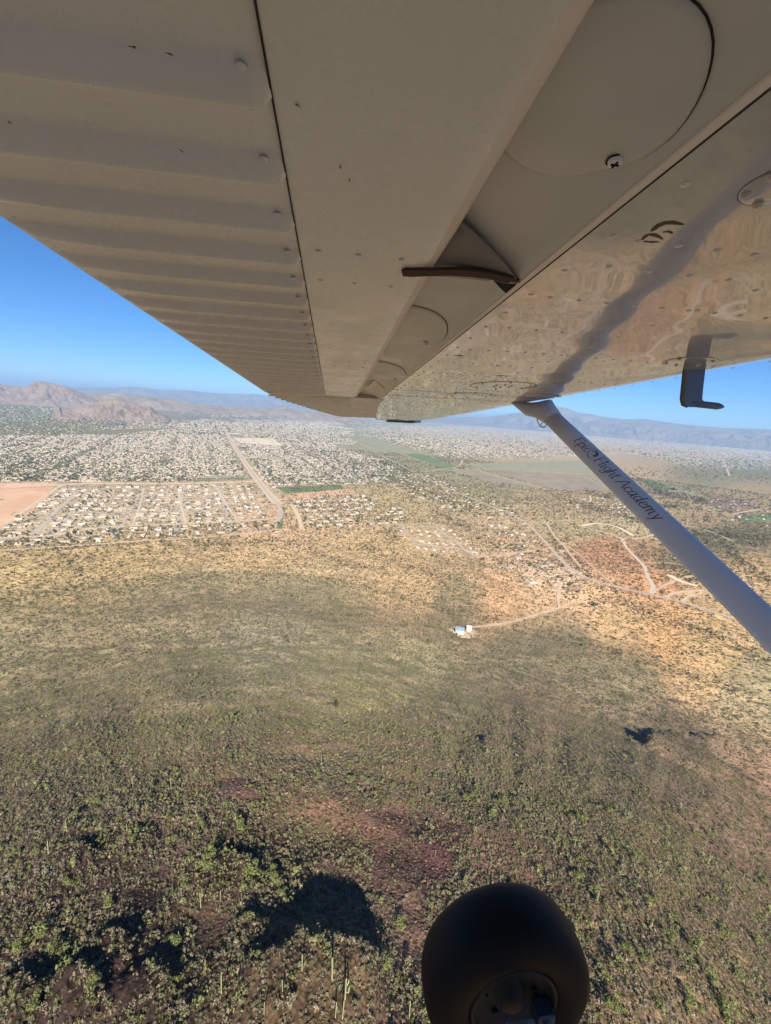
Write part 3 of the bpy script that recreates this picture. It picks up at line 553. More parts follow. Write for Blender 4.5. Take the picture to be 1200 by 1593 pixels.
# ------------------------------------------------------------ water tanks
m_cream = flat('cream_tank_paint', (.74, .66, .52), (.82, .75, .62), .6)
m_troof = mat('sky_tinted_tank_roof', (.28, .36, .46), .4)  # sky reflection on the roof put into its base colour
m_dark = mat('dark_metal', (.03, .03, .035), .5)
def tank(loc, r, h, roofm, label):
    e = bpy.data.objects.new('water_tank', None); COL.objects.link(e); e.location = loc; e['label'] = label; e['category'] = 'tank'; e['group'] = 'water tanks at the end of the dirt track'
    link('wall', MB().lathe([(r+.35, -.6), (r+.35, .25), (r, .26), (r, h-.15), (r+.12, h-.14), (r+.12, h)], 40).mesh('wall', m_cream), e)
    link('roof', MB().lathe([(r+.1, h+.004), (r*.6, h+.5), (.5, h+.9), (.01, h+.92)], 40).mesh('roof', roofm, True), e)
    link('vent', MB().lathe([(.4, h+.88), (.4, h+1.5), (.65, h+1.5), (.1, h+1.9)], 12).mesh('vent', m_cream), e)
    b_ = MB()
    for sx in (-.25, .25): b_.tube([(-r-.12, sx, .2), (-r-.12, sx, h+.9)], .05, 5)
    for z in np.arange(.6, h+.6, .6): b_.tube([(-r-.12, -.25, z), (-r-.12, .25, z)], .035, 4)
    link('ladder', b_.mesh('ladder', m_dark), e)
pz = PADS[0][2]; c0 = ground_hit([715, 728.5], [983.5, 981.5])
tank((c0[0][0], c0[0][1], pz), 8.2, 6.2, m_troof, 'wide cream water tank with sky-tinted blue-grey roof at the end of the dirt track')
tank((c0[1][0]+1.5, c0[1][1]+2, pz), 5.2, 7.6, m_cream, 'narrower all-cream water tank beside the wide blue-roofed tank')
# pad of bare dirt under the tanks
th = np.linspace(0, 2*math.pi, 49)[:-1]; pr = []
for k_, q in enumerate((0, 8, 16, 22)):
    for t in th: rr_ = q*(1+.15*math.sin(3*t)+.1*math.sin(7*t)); pr.append((PADS[0][0]+rr_*math.cos(t), PADS[0][1]+rr_*math.sin(t)))
pr = np.array(pr); Vp = np.column_stack([pr, height(pr[:, 0], pr[:, 1])+.12])
link('dirt_pad', mesh_np('dirt_pad', Vp, [(a*48+k, a*48+(k+1) % 48, (a+1)*48+(k+1) % 48, (a+1)*48+k) for a in range(3) for k in range(48)], m_sand), kind='structure')

print('T hill things', time.time()-T0)
# ------------------------------------------------------------ houses
ROOFS = {'white': (.52, .50, .47), 'cream': (.40, .345, .27), 'grey': (.34, .33, .32), 'brown': (.26, .18, .13), 'tan': (.5, .40, .30)}
m_roofs = {k: flat(k+'_roofing', tuple(np.array(v)*.88), v, .8) for k, v in ROOFS.items()}
m_wall = flat('stucco_wall', (.55, .46, .36), (.62, .54, .44), .5)
m_glass = mat('dark_window_glass', (.03, .04, .05), .1, spec=.5)
def house_meshes(kind, Lx, Ly, h, roof, m):
    b_ = MB(); b_.box(-Lx/2, Lx/2, -Ly/2, Ly/2, -.5, h)
    if kind == 'ell': b_.box(Lx*.1, Lx/2-.01, Ly/2, Ly/2+Ly*.6, -.5, h-.02)
    for xx in np.arange(-Lx/2+2, Lx/2-1.5, 3.6):
        for s_ in (-1, 1): y_ = s_*(Ly/2+.03); b_.box(xx, xx+1.3, min(y_, y_-s_*.1), max(y_, y_-s_*.1), .9, 2.0, 1)
    walls = b_.mesh('house', [m_wall, m_glass]); r = MB(); o = .5; x0, x1, y0, y1 = -Lx/2-o, Lx/2+o, -Ly/2-o, Ly/2+o
    if kind == 'flat':
        r.box(x0+.3, x1-.3, y0+.3, y1-.3, h+.004, h+.45)
    else:
        def gable(x0, x1, y0, y1, z, rz, axis):
            if axis == 'x': Vg = [(x0, y0, z), (x1, y0, z), (x1, y1, z), (x0, y1, z), (x0+o*2, (y0+y1)/2, z+rz), (x1-o*2, (y0+y1)/2, z+rz)]; Fg = [(0, 1, 5, 4), (2, 3, 4, 5), (1, 2, 5), (3, 0, 4), (3, 2, 1, 0)]
            else: Vg = [(x0, y0, z), (x1, y0, z), (x1, y1, z), (x0, y1, z), ((x0+x1)/2, y0+o, z+rz), ((x0+x1)/2, y1-o, z+rz)]; Fg = [(1, 2, 5, 4), (3, 0, 4, 5), (0, 1, 4), (2, 3, 5), (3, 2, 1, 0)]
            r.add(Vg, Fg)
        gable(x0, x1, y0, y1, h+.004, roof, 'x')
        if kind == 'ell': gable(Lx*.1-o, x1-.02, Ly*.1, Ly*1.1+o, h+.01, roof*.9, 'y')
    return walls, r.mesh('roof', m)
KINDS = []
for cn in ROOFS:
    KINDS.append((cn, 'long', 20, 8.5, 2.8, .9)); KINDS.append((cn, 'ell', 17, 10, 3., 1.8)); KINDS.append((cn, 'flat', 15, 11, 3.3, 0))
HM = {}
def house_data(k):
    if k not in HM: cn, kd, a, b_, h, rf = KINDS[k]; HM[k] = house_meshes(kd, a, b_, h, rf, m_roofs[cn])
    return HM[k]
# grid directions of the town from the long straight road
g2 = ground_hit([366, 420, 100, 400], [696, 770, 753, 749]); dv = (g2[0]-g2[1])[:2]; town_a = math.atan2(dv[1], dv[0])
ev = np.array([math.cos(town_a), math.sin(town_a)]); eu = np.array([ev[1], -ev[0]])
zones = [  # name, polygon, spacing across, along, keep, jitter, kinds weights (white, cream, grey, brown, tan), phrase
 ([(-60, 870), (0, 826), (86, 760), (398, 753), (434, 800), (436, 821), (300, 834), (0, 854)], 34, 42, .74, 5, (.48, .16, .14, .06, .16), 'in the sparse street grid'),
 ([(-80, 748), (-80, 680), (40, 678), (160, 676), (340, 672), (398, 745), (300, 750)], 18, 31, .93, 2.5, (.08, .22, .18, .24, .28), 'in the dense suburb left of the straight road'),
 ([(362, 680), (470, 676), (540, 700), (600, 748), (560, 752), (418, 757), (380, 700)], 18, 31, .93, 2.5, (.2, .24, .16, .18, .22), 'in the dense suburb right of the straight road'),
 ([(452, 778), (560, 768), (625, 790), (640, 812), (560, 818), (476, 824)], 30, 40, .6, 8, (.34, .2, .14, .1, .22), 'among scattered homes right of the grid'),
 ([(745, 800), (820, 815), (895, 900), (930, 945), (860, 925), (780, 875), (740, 840)], 40, 50, .3, 14, (.3, .2, .2, .1, .2), 'among the homesteads by the winding road'),
 ([(640, 730), (700, 750), (820, 800), (740, 805), (690, 790), (560, 735), (600, 720)], 34, 44, .4, 12, (.36, .24, .14, .06, .2), 'among the homesteads below the big fields'),
 ([(545, 705), (600, 715), (605, 745), (545, 750)], 24, 34, .75, 6, (.4, .2, .14, .06, .2), 'at the far edge of the dense suburb'),
 ([(180, 660), (330, 655), (520, 655), (545, 690), (420, 690), (370, 675), (200, 676)], 26, 40, .75, 6, (.34, .24, .2, .06, .16), 'far behind the dense suburb'),
 ([(-60, 632), (180, 640), (300, 660), (180, 676), (-60, 680)], 60, 70, .4, 20, (.34, .24, .14, .06, .22), 'scattered below the brown mountain'),
 ([(560, 664), (760, 663), (900, 672), (1250, 708), (1250, 732), (1090, 728), (960, 702), (860, 711), (740, 715), (700, 712), (580, 684)], 50, 64, .6, 14, (.22, .26, .24, .16, .12), 'in the far city behind the big fields'),
 ([(900, 765), (985, 775), (990, 800), (900, 790)], 50, 50, .5, 14, (.6, .2, .2, 0, 0), 'on the farm behind the strut'),
 ([(1100, 775), (1250, 785), (1250, 830), (1120, 815)], 60, 60, .3, 18, (.6, .2, .2, 0, 0), 'on the farm right of the strut'),
 ([(1150, 960), (1200, 975), (1200, 1000), (1165, 990)], 26, 30, .7, 6, (.5, .2, .2, 0, .1), 'by the road at the right edge')]
HS = []      # x, y, rot, kind index, phrase index, scale
SV, SF = [], []
loop_h = [(640,826),(652,826),(664,828),(677,827),(655,832),(668,834),(682,834),(693,840),(700,838),(657,843),(668,845),(680,846),(692,847),(704,847),(650,852),(662,854),(676,856),(690,858),(703,859),(640,842),(700,826),(708,832),(716,838),(724,846),(732,853),(739,860),(690,824),(624,826),(630,836),(735,862)]
for zi, (poly, su, sv, keep, jit, wts, ph) in enumerate(zones):
    pg = np.array(poly, float); gp = ground_hit(pg[:, 0], np.maximum(pg[:, 1], 640))[:, :2]
    U = gp @ eu; Vv_ = gp @ ev
    gu = np.arange(U.min(), U.max(), su); gv = np.arange(Vv_.min(), Vv_.max(), sv)
    if len(gu)*len(gv) > 400000: continue
    uu, vv = np.meshgrid(gu, gv); row = np.arange(len(gv))[:, None]+0*uu
    rot = (row % 2 == 0)
    vv = vv+np.where(rot, sv*.14, -sv*.14); uu = uu+rng.normal(size=uu.shape)*jit*.5; vv = vv+rng.normal(size=vv.shape)*jit*.5
    uu0, vv0 = uu.copy(), vv.copy()
    if zi in (1, 2, 6, 7, 9): wa = (fbm(uu/170, vv/170, 201+zi, 2)-.5)*90; wb = (fbm(uu/170, vv/170, 301+zi, 2)-.5)*90; uu = uu+wa; vv = vv+wb
    xy = uu.reshape(-1, 1)*eu+vv.reshape(-1, 1)*ev
    P = np.column_stack([xy, np.full(len(xy), BASE)]); px, py, d = project(P)
    ej = 14 if zi not in (0, 3) else 3; k = inpoly(px+(fbm(P[:, 0]/160, P[:, 1]/160, 501, 3)-.5)*ej*5+rng.normal(size=len(px))*ej*.3, py+(fbm(P[:, 0]/160, P[:, 1]/160, 502, 3)-.5)*ej*1.1, poly) & (rng.random(len(px)) < keep) & (d > 0)
    if zi in (0, 1, 2):                                   # cross streets
        k &= (np.abs((uu0.ravel() % 150)-75) > 11)
    if zi in (0, 1, 2):
        def street(cu, cv):
            if zi in (1, 2): cu, cv = cu+(fbm(cu/170, cv/170, 201+zi, 2)-.5)*90, cv+(fbm(cu/170, cv/170, 301+zi, 2)-.5)*90
            p = cu[:, None]*eu+cv[:, None]*ev; qx, qy, _ = project(np.column_stack([p, np.full(len(p), BASE)])); ok = inpoly(qx, qy, poly)
            d = np.gradient(p, axis=0); d /= np.linalg.norm(d, axis=1)[:, None]; nn_ = np.stack([-d[:, 1], d[:, 0]], -1)*4.2; b0 = len(SV)
            for a_, n_ in zip(p, nn_):
                for s2 in (1, -1): e_ = a_+n_*s2; SV.append((e_[0], e_[1]))
            for q in range(len(p)-1):
                if ok[q] and ok[q+1]: SF.append((b0+2*q, b0+2*q+1, b0+2*q+3, b0+2*q+2))
        for a_ in range(1, len(gv), 2): street(np.arange(gu[0], gu[-1], 24.), np.full(len(np.arange(gu[0], gu[-1], 24.)), gv[a_]+sv/2))
        for a_ in np.arange(math.floor(gu[0]/150)*150+75, gu[-1], 150): street(np.full(len(np.arange(gv[0], gv[-1], 24.)), a_), np.arange(gv[0], gv[-1], 24.))
    idx = np.where(k)[0]
    cols = rng.choice(5, len(idx), p=np.array(wts)/sum(wts)); kd = rng.choice(3, len(idx), p=[.4, .35, .25] if zi else [.6, .2, .2])
    for q, i_ in enumerate(idx): HS.append((P[i_, 0], P[i_, 1], -math.atan2(eu[1], eu[0])*-1+rng.normal()*.04+(math.pi if rng.random() < .5 else 0)+(math.pi/2 if rng.random() < (.25 if zi not in (1, 2) else .06) else 0), cols[q]*3+kd[q], zi, rng.uniform(.8, 1.15)*(1.7 if zi == 9 else 1)))
SVa = np.array(SV); link('residential_streets', mesh_np('residential_streets', np.column_stack([SVa, height(SVa[:, 0], SVa[:, 1])+.25]), np.array(SF)[:, ::-1], m_asph), kind='structure')
gl = ground_hit([p[0] for p in loop_h], [p[1] for p in loop_h])
for g in gl: HS.append((g[0], g[1], rng.uniform(0, 6.28) if False else town_a+.5+rng.normal()*.3, 3+rng.choice([0, 1, 2]) if rng.random() < .4 else rng.choice([0, 1, 2]), len(zones), rng.uniform(.6, .8)))
zones.append((None,)*6+('in the small looping subdivision',))
NOB = [[(360,680),(424,681),(443,695),(372,690)], [(426,756),(530,752),(540,762),(445,769)], [(448,768),(540,759),(560,769),(455,776)], [(554,683),(590,683),(718,728),(687,730)], [(305,740),(386,739),(388,748),(305,750)], [(180,668),(300,664),(200,674),(100,676)]]
def openground(P):
    qx, qy, _ = project(np.column_stack([P[:, :2], np.full(len(P), BASE)])); k_ = offroad(P)
    for pl_ in NOB: k_ &= ~inpoly(qx, qy, pl_)
    return k_
HS = np.array(HS); HS = HS[openground(HS)]; zH = height(HS[:, 0], HS[:, 1]); PH = np.column_stack([HS[:, :2], zH]); px, py, d = project(PH)
inview = (px > -10) & (px < 1210); size = np.where(inview, HS[:, 5]/d, 0); order = np.argsort(-size); near = order[:300]; rest = order[300:]
hcount = {}
for i_ in sorted(near, key=lambda q: px[q]):
    k = int(HS[i_, 3]); hk_ = (k, HS[i_, 4]); hcount[hk_] = hcount.get(hk_, 0)+1; wm, rm = house_data(k); cn, kd = KINDS[k][:2]
    o = link('house', wm, label='%s %s %s, %s from left' % ({'white': 'white-roofed', 'cream': 'cream-roofed', 'grey': 'grey-roofed', 'brown': 'brown-roofed', 'tan': 'tan-roofed'}[cn], {'long': 'long house', 'ell': 'L-shaped house', 'flat': 'flat-topped house'}[kd], zones[int(HS[i_, 4])][6], ordw(hcount[hk_])),
             cat='house', group='%s %s houses %s' % (cn, {'long': 'long', 'ell': 'L-shaped', 'flat': 'flat-topped'}[kd], zones[int(HS[i_, 4])][6]), loc=PH[i_])
    o.rotation_euler.z = HS[i_, 2]; o.scale = (HS[i_, 5],)*3; link('roof', rm, o)
# all the farther houses: one mesh, plain walls and ridged roofs
tv = np.array([(-1, -1, -.2), (1, -1, -.2), (1, 1, -.2), (-1, 1, -.2), (-1, -1, 1), (1, -1, 1), (1, 1, 1), (-1, 1, 1), (-1.06, -1.1, 1.01), (1.06, -1.1, 1.01), (1.06, 1.1, 1.01), (-1.06, 1.1, 1.01), (-.9, 0, 1.01), (.9, 0, 1.01)], float)
KD = np.array([(a/2, b_/2, h, max(rf, .3)) for cn, kd, a, b_, h, rf in KINDS]); hr = HS[rest]; kk = hr[:, 3].astype(int); nR = len(rest)
v = tv[None]*KD[kk][:, None, :3]*np.stack([hr[:, 5], hr[:, 5], np.ones(nR)], -1)[:, None, :]; v[:, 12:, 2] += KD[kk, 3][:, None]
c_, sn = np.cos(hr[:, 2])[:, None], np.sin(hr[:, 2])[:, None]
v = np.stack([v[..., 0]*c_-v[..., 1]*sn, v[..., 0]*sn+v[..., 1]*c_, v[..., 2]], -1)+PH[rest][:, None, :]
fq = np.array([(0, 1, 5, 4), (1, 2, 6, 5), (2, 3, 7, 6), (3, 0, 4, 7), (8, 9, 13, 12), (10, 11, 12, 13), (9, 10, 13, 13), (11, 8, 12, 12)])[:6]
ft = np.array([(9, 10, 13), (11, 8, 12)])
hm = [m_wall]+[m_roofs[k] for k in ROOFS]
q4 = (fq[None]+np.arange(nR)[:, None, None]*14).reshape(-1, 4); mq = np.concatenate([np.zeros((nR, 4), int), np.repeat((1+kk//3)[:, None], 2, 1)], 1).ravel()
print('houses', len(HS))
link('distant_houses', mesh_np('distant_houses', v.reshape(-1, 3), q4, hm, midx=mq), kind='stuff')
# far city blocks and sheds to the horizon
n = 15000; bx = rng.uniform(-60, 1290, n); f_ = rng.random(n)**1.5
hor = 598+.075*bx; lim = np.interp(bx, [-60, 200, 330, 540, 700, 860, 1000, 1290], [40, 34, 34, 28, 52, 44, 32, 36])
by = hor+3+f_*lim; r_ = ray(bx, by); t_ = BASE/r_[:, 2]; P = r_*t_[:, None]; dist = np.hypot(P[:, 0], P[:, 1])
dn_ = fbm(P[:, 0]/1500, P[:, 1]/1500, 91, 3); k = (dn_ > .44) & (dist < 30000) & ~((bx < 330) & (rng.random(n) < .75)); P = P[k]; dist = dist[k]
allV, allF, allM = [], [], []; nb = 0
for p, dd in zip(P, dist):
    a = (12+rng.exponential(9))*max(1, dd/9000); b_ = a*rng.uniform(.4, .9)*max(1, dd/14000); h = rng.uniform(4, 7)*max(1, min(dd/10000, 1.6)); q = town_a+rng.normal()*.1
    v = np.array([(-1, -1, 0), (1, -1, 0), (1, 1, 0), (-1, 1, 0), (-1, -1, 1), (1, -1, 1), (1, 1, 1), (-1, 1, 1)], float)*[a/2, b_/2, h]; c_, sn = math.cos(q), math.sin(q)
    allV.append(np.column_stack([v[:, 0]*c_-v[:, 1]*sn, v[:, 0]*sn+v[:, 1]*c_, v[:, 2]])+p)
    allF += [(nb+0, nb+1, nb+5, nb+4), (nb+1, nb+2, nb+6, nb+5), (nb+2, nb+3, nb+7, nb+6), (nb+3, nb+0, nb+4, nb+7), (nb+4, nb+5, nb+6, nb+7)]; allM += [0]*4+[rng.choice([1, 1, 2, 3, 5])]; nb += 8
link('distant_city_buildings', mesh_np('distant_city_buildings', np.concatenate(allV), allF, [m_wall]+[m_roofs[k] for k in ROOFS], midx=allM), kind='stuff')

# ------------------------------------------------------------ town trees
TT = [tree_mesh(3., 3.4, 130, .75, s+70, m_dt, 1.2) for s in range(4)]
m_tl = leaf_mat('town_tree_leaves')
tt_c = proto_coll('town_tree_kinds', [mesh_np('tree', *clump(34, 3., 4.6, 1.2, s+80), m_tl) for s in range(4)])
Pt = []; Zt = []
for zi, z_ in enumerate(zones[:-1]):
    poly = np.array(z_[0], float); n = {0: 800, 1: 12000, 2: 5000, 3: 420, 4: 160, 5: 1200, 6: 500, 7: 3000, 8: 2200, 9: 6000, 10: 40, 11: 40, 12: 4}.get(zi, 50)
    x0, x1, y0, y1 = poly[:, 0].min(), poly[:, 0].max(), poly[:, 1].min(), poly[:, 1].max()
    a, b_ = rng.uniform(x0, x1, n*2), rng.uniform(y0, y1, n*2); k = inpoly(a, b_, z_[0]) & (b_ > 612+.075*a); a, b_ = a[k][:n], b_[k][:n]
    r_ = ray(a, b_); P = r_*(BASE/r_[:, 2])[:, None]; Pt.append(P); Zt += [zi]*len(P)
Pt = np.concatenate(Pt); Zt = np.array(Zt); k_ = openground(Pt); Pt = Pt[k_]; Zt = Zt[k_]; Pt[:, 2] = height(Pt[:, 0], Pt[:, 1])
hk = np.hypot(Pt[:, None, 0]-HS[None, :1, 0], 1e9)[:, 0] > 0
px, py, d = project(Pt); sz = rng.lognormal(0, .35, len(Pt)); order = np.argsort(-sz/d*((px > 0) & (px < 1200))); near = order[:300]; rest = order[300:]
tcount = {}
for i_ in sorted(near, key=lambda q: px[q]):
    tcount[Zt[i_]] = tcount.get(Zt[i_], 0)+1; q = int(i_) % 4; e = bpy.data.objects.new('desert_tree', None); COL.objects.link(e); e.location = Pt[i_]; e.scale = (sz[i_]*.85,)*3; e.rotation_euler.z = random.uniform(0, 6.28)
    e['label'] = 'dark green tree %s, %s from left' % (zones[Zt[i_]][6], ordw(tcount[Zt[i_]])); e['category'] = 'tree'; e['group'] = 'trees '+zones[Zt[i_]][6]
    link('trunk', TT[q][0], e); link('crown', TT[q][1], e)
tb = np.array([.075, .09, .045]); scatter('distant_town_trees', Pt[rest], sz[rest]*np.clip(d[rest]/3500, .9, 2.2), tb*rng.uniform(.7, 1.5, (len(rest), 1)), tt_c)
# row of palms/trees beside the park strip
print('T town', time.time()-T0)
# ------------------------------------------------------------ airplane (local axes: X forward, Y outboard, Z up out of the wing)
H = .245
s_ = np.array([518-600, 796.5-680, -F]); s_ /= np.linalg.norm(s_)
c_ = np.array([5000, -107, -F]); c_ = c_-(c_ @ s_)*s_; c_ /= np.linalg.norm(c_); u_ = np.cross(c_, s_)
ax = [R @ c_, R @ s_, R @ u_]
plane = bpy.data.objects.new('airplane', None); COL.objects.link(plane)
plane.matrix_world = Matrix([[ax[0][i], ax[1][i], ax[2][i], 0] for i in range(3)]+[[0, 0, 0, 1]])
plane['label'] = 'white high-wing light airplane seen from its window, wing overhead and tyre below'; plane['category'] = 'airplane'
AXM = np.array(ax)
def loc(px, py, **k):
    """local point on the ray through a photo pixel at local height z= or forward x="""
    r = AXM @ ray(px, py)
    t = k['z']/r[2] if 'z' in k else (k['x']/r[0] if 'x' in k else k['y']/r[1]); return r*t
def paint(name, col, rough=.18, dirt=.35, wave=False):
    m = mat(name, col, rough, spec=.5); N, L, B = nodes(m)
    n1 = noise_node(N, L, 2.2, 6, .65, stretch=(1, .45, 1)); n2 = noise_node(N, L, 60, 4, .7, stretch=(.25, 1, 1)); n3 = noise_node(N, L, 9, 6, .75)
    d = tuple(np.array(col)*(.80, .73, .62))
    c1 = mixc(N, L, ramp(N, L, n1.outputs[0], [(.42, (0, 0, 0)), (.75, (dirt,)*3)]).outputs[0], col, d)
    c2 = mixc(N, L, ramp(N, L, n2.outputs[0], [(.55, (0, 0, 0)), (.8, (dirt*.5,)*3)]).outputs[0], c1, d)
    c3 = mixc(N, L, ramp(N, L, n3.outputs[0], [(.72, (0, 0, 0)), (.78, (.55,)*3)]).outputs[0], c2, tuple(np.array(col)*(.45, .36, .28)))
    L.new(c3, B.inputs['Base Color'])
    rr_ = ramp(N, L, n3.outputs[0], [(.3, (rough*.7,)*3), (.8, (rough*1.8,)*3)]); L.new(rr_.outputs[0], B.inputs['Roughness'])
    bump(N, L, B, n2.outputs[0], .06, .002)
    return m
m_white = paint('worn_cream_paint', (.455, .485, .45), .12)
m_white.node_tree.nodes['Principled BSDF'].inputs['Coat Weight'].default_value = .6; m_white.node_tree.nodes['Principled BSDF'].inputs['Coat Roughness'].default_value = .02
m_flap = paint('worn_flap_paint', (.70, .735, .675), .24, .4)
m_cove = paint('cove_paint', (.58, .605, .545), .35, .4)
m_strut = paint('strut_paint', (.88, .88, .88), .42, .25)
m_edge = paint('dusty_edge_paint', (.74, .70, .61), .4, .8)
m_seam = mat('dark_seam_and_gap_shade', (.035, .025, .018), .8)  # dark joint lines, and the painted shadow gap of the flap skin
m_rubber = mat('black_rubber', (.012, .012, .013), .6, spec=.2); N, L, B = nodes(m_rubber)
nn = noise_node(N, L, 5, 5, .7); L.new(ramp(N, L, nn.outputs[0], [(.4, (.003, .003, .004)), (.75, (.007, .006, .005))]).outputs[0], B.inputs['Base Color'])
m_hub = mat('dusty_grey_hub', (.022, .019, .016), .6)
m_black = mat('painted_slot_shade', (.012, .009, .008), .9)  # black standing in for the shade inside slots and openings
m_slot = mat('slot_shade_and_arm_edge', (.06, .032, .022), .8)  # dark tone for the slot's painted inner shade and the arm's edge
def loft(sections, closed=True, cap=False):
    """sections: list of point lists of the same length"""
    n = len(sections[0]); V = [p for s in sections for p in s]
    Fs = [(i*n+k, i*n+(k+1) % n, (i+1)*n+(k+1) % n, (i+1)*n+k) for i in range(len(sections)-1) for k in range(n if closed else n-1)]
    if cap: Fs += [tuple(reversed(range(n))), tuple(range((len(sections)-1)*n, len(sections)*n))]
    return V, Fs
def part(name, V, Fs, m, smooth=False, parent=plane, **kw):
    o = link(name, mesh_np(name, V, Fs, m, smooth), parent, **kw); return o
def wv(x, y):
    x = np.asarray(x, float); y = np.asarray(y, float); w_ = (fbm(x/1.1+3, y/1.5, 101, 2)-.5)*.022+(fbm(x/.45, y/.5+5, 103, 2)-.5)*.0055
    return w_*sst((x-1.14)/.3)*sst((4.6-x)/.3)
# -- main wing: lower skin as a fine sheet with slight waviness
lower = [(1.14, 1.0)]+[(x, 1.0) for x in np.arange(1.2, 4.3, .08)]+[(4.35, 1.004), (4.5, 1.012), (4.65, 1.03), (4.78, 1.055), (4.88, 1.09), (4.95, 1.14), (4.99, 1.21), (5.0, 1.29)]
yst = np.concatenate([np.arange(-27, -6, 2.), np.arange(-6, 13, .09), np.arange(13, 22.4, .3)])
def te_shift(y): return np.interp(y, [10.4, 22], [0, 1.0])
def le_shift(y): return -np.interp(y, [15, 20, 22.4], [0, .12, .75])
def lift_(y): return np.interp(y, [10.4, 22], [0, .12])
Lx = np.array([p[0] for p in lower]); Lz = np.array([p[1] for p in lower])
SX, SY = np.meshgrid(Lx, yst); SZ = np.tile(Lz, (len(yst), 1))
fr = (SX-1.14)/(5-1.14); X = SX+(1-fr)*te_shift(SY)+fr*le_shift(SY)
wave = wv(SX, SY)
SZ = SZ+wave+lift_(SY)*0
nc = len(Lx); Vw = np.stack([X.ravel(), SY.ravel(), SZ.ravel()], -1)*H
i, j = np.meshgrid(np.arange(len(yst)-1), np.arange(nc-1), indexing='ij')
Fw = np.stack([i*nc+j, (i+1)*nc+j, (i+1)*nc+j+1, i*nc+j+1], -1).reshape(-1, 4)
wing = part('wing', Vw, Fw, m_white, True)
# upper skin, nose and tip
up = [(5.0, 1.29), (4.98, 1.42), (4.85, 1.56), (4.5, 1.72), (3.8, 1.86), (3.0, 1.88), (2.0, 1.78), (1.1, 1.6), (.3, 1.42), (.1, 1.37), (.12, 1.35), (.6, 1.42)]
secs = []
for y in [-27]+list(np.arange(-24, 22.1, 2.))+[22.4]:
    row = []
    for x, z in up: f_ = (x-1.14)/3.86; row.append(((x+max(0, 1-f_)*te_shift(y)*.9+f_*le_shift(y))*H, y*H, (1+(z-1)*(1-.25*max(0, (y-10)/12)))*H if f_ < .98 else z*H))
    secs.append(row)
Vu, Fu = loft(secs, False); part('upper_skin', Vu, Fu, m_white, True, wing)
tipc = [(le_shift(22.4)+5.0, 1.29)]
tp = []
for q in np.linspace(0, 1, 7):
    e_ = math.sqrt(max(0, 1-q*q)); row = []
    for x, z in [(2.2, 1.0), (3.2, 1.0), (4.0, 1.06), (4.25, 1.29), (3.9, 1.55), (3.0, 1.62), (2.2, 1.45)]: row.append((((x-2.6)*(.35+.65*e_)+2.6)*H, (22.38+q*1.0)*H, (1.2+(z-1.2)*max(e_, .1)-.0*q)*H))
    tp.append(row)
V_, F_ = loft(tp, True, True); part('wing_tip', V_, F_, m_white, True)
part('wing_tip_light', *loft([[(x*H+3.75*H, y*H+22.9*H, z*H+.93*H) for x, y, z in [(-.9, -.3, 0), (-.9, .3, 0), (-.9, .3, .22), (-.9, -.3, .22)]], [(x*H+3.75*H, y*H+22.9*H, z*H+.93*H) for x, y, z in [(.5, -.3, 0), (.5, .3, 0), (.5, .3, .2), (.5, -.3, .2)]], [(x*H+3.75*H, y*H+22.9*H, z*H+.93*H) for x, y, z in [(1., -.08, .06), (1., .08, .06), (1., .08, .16), (1., -.08, .16)]]], True, True), mat('dark_lamp_lens', (.03, .04, .06), .15, spec=.5))
# -- cove between the flap and the fixed wing
cv = [(1.14, 1.004), (1.10, 1.012), (1.06, 1.035), (1.0, 1.06), (.9, 1.075), (.7, 1.10), (.4, 1.15), (.1, 1.22), (-.1, 1.3)]
secs = [[(x*H, y*H, z*H) for x, z in cv] for y in np.arange(-6, 10.81, .4)]
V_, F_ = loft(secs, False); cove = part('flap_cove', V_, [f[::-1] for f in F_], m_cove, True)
# round covers on the cove skin
def cz(x): return np.interp(-x, [-p[0] for p in cv], [p[1] for p in cv])
def disc_cover(parent, cx, cy, r, m, dz=-.012, hf=None, name='round_cover', n=48, thick=.012, ry=1.):
    V_ = []; hf = hf or (lambda x, y: 1.0)
    for rr_, dd in ((0, dz), (r*.5, dz), (r*.93, dz), (r, dz+.004), (r*1.0, dz+thick)):
        for k in range(n):
            t = 2*math.pi*k/n; x = cx+rr_*math.cos(t); y = cy+rr_*ry*math.sin(t); V_.append((x*H, y*H, (hf(x, y)+dd)*H))
    F_ = [(a*n+k, (a+1)*n+k, (a+1)*n+(k+1) % n, a*n+(k+1) % n) for a in range(4) for k in range(n)]
    o = part(name, V_, F_, m, True, parent)
    V_ = []
    for rr_ in (r*1.0, r*1.02):
        for k in range(n): t = 2*math.pi*k/n; x = cx+rr_*math.cos(t); y = cy+rr_*ry*math.sin(t); V_.append((x*H, y*H, (hf(x, y)-.0015)*H))
    part('cover_gap', V_, [(k, n+k, n+(k+1) % n, (k+1) % n) for k in range(n)], m_seam, False, o)
    return o
def screw(parent, p, r, depth=.25):
    b_ = MB(); b_.lathe([(r*H, -.02*H), (r*H, -.035*H), (r*.8*H, -.05*H), (.001, -.055*H)], 16, (p[0]*H, p[1]*H, p[2]*H))
    o = link('screw', b_.mesh('screw', m_strut, True), parent)
    b_ = MB()
    for a, b2 in ((.55, .13), (.13, .55)): b_.box((p[0]-r*a)*H, (p[0]+r*a)*H, (p[1]-r*b2)*H, (p[1]+r*b2)*H, (p[2]-.062)*H, (p[2]-.05)*H)
    link('cross_slot', b_.mesh('cross_slot', m_black), o) if parent.parent is None else None
    return o
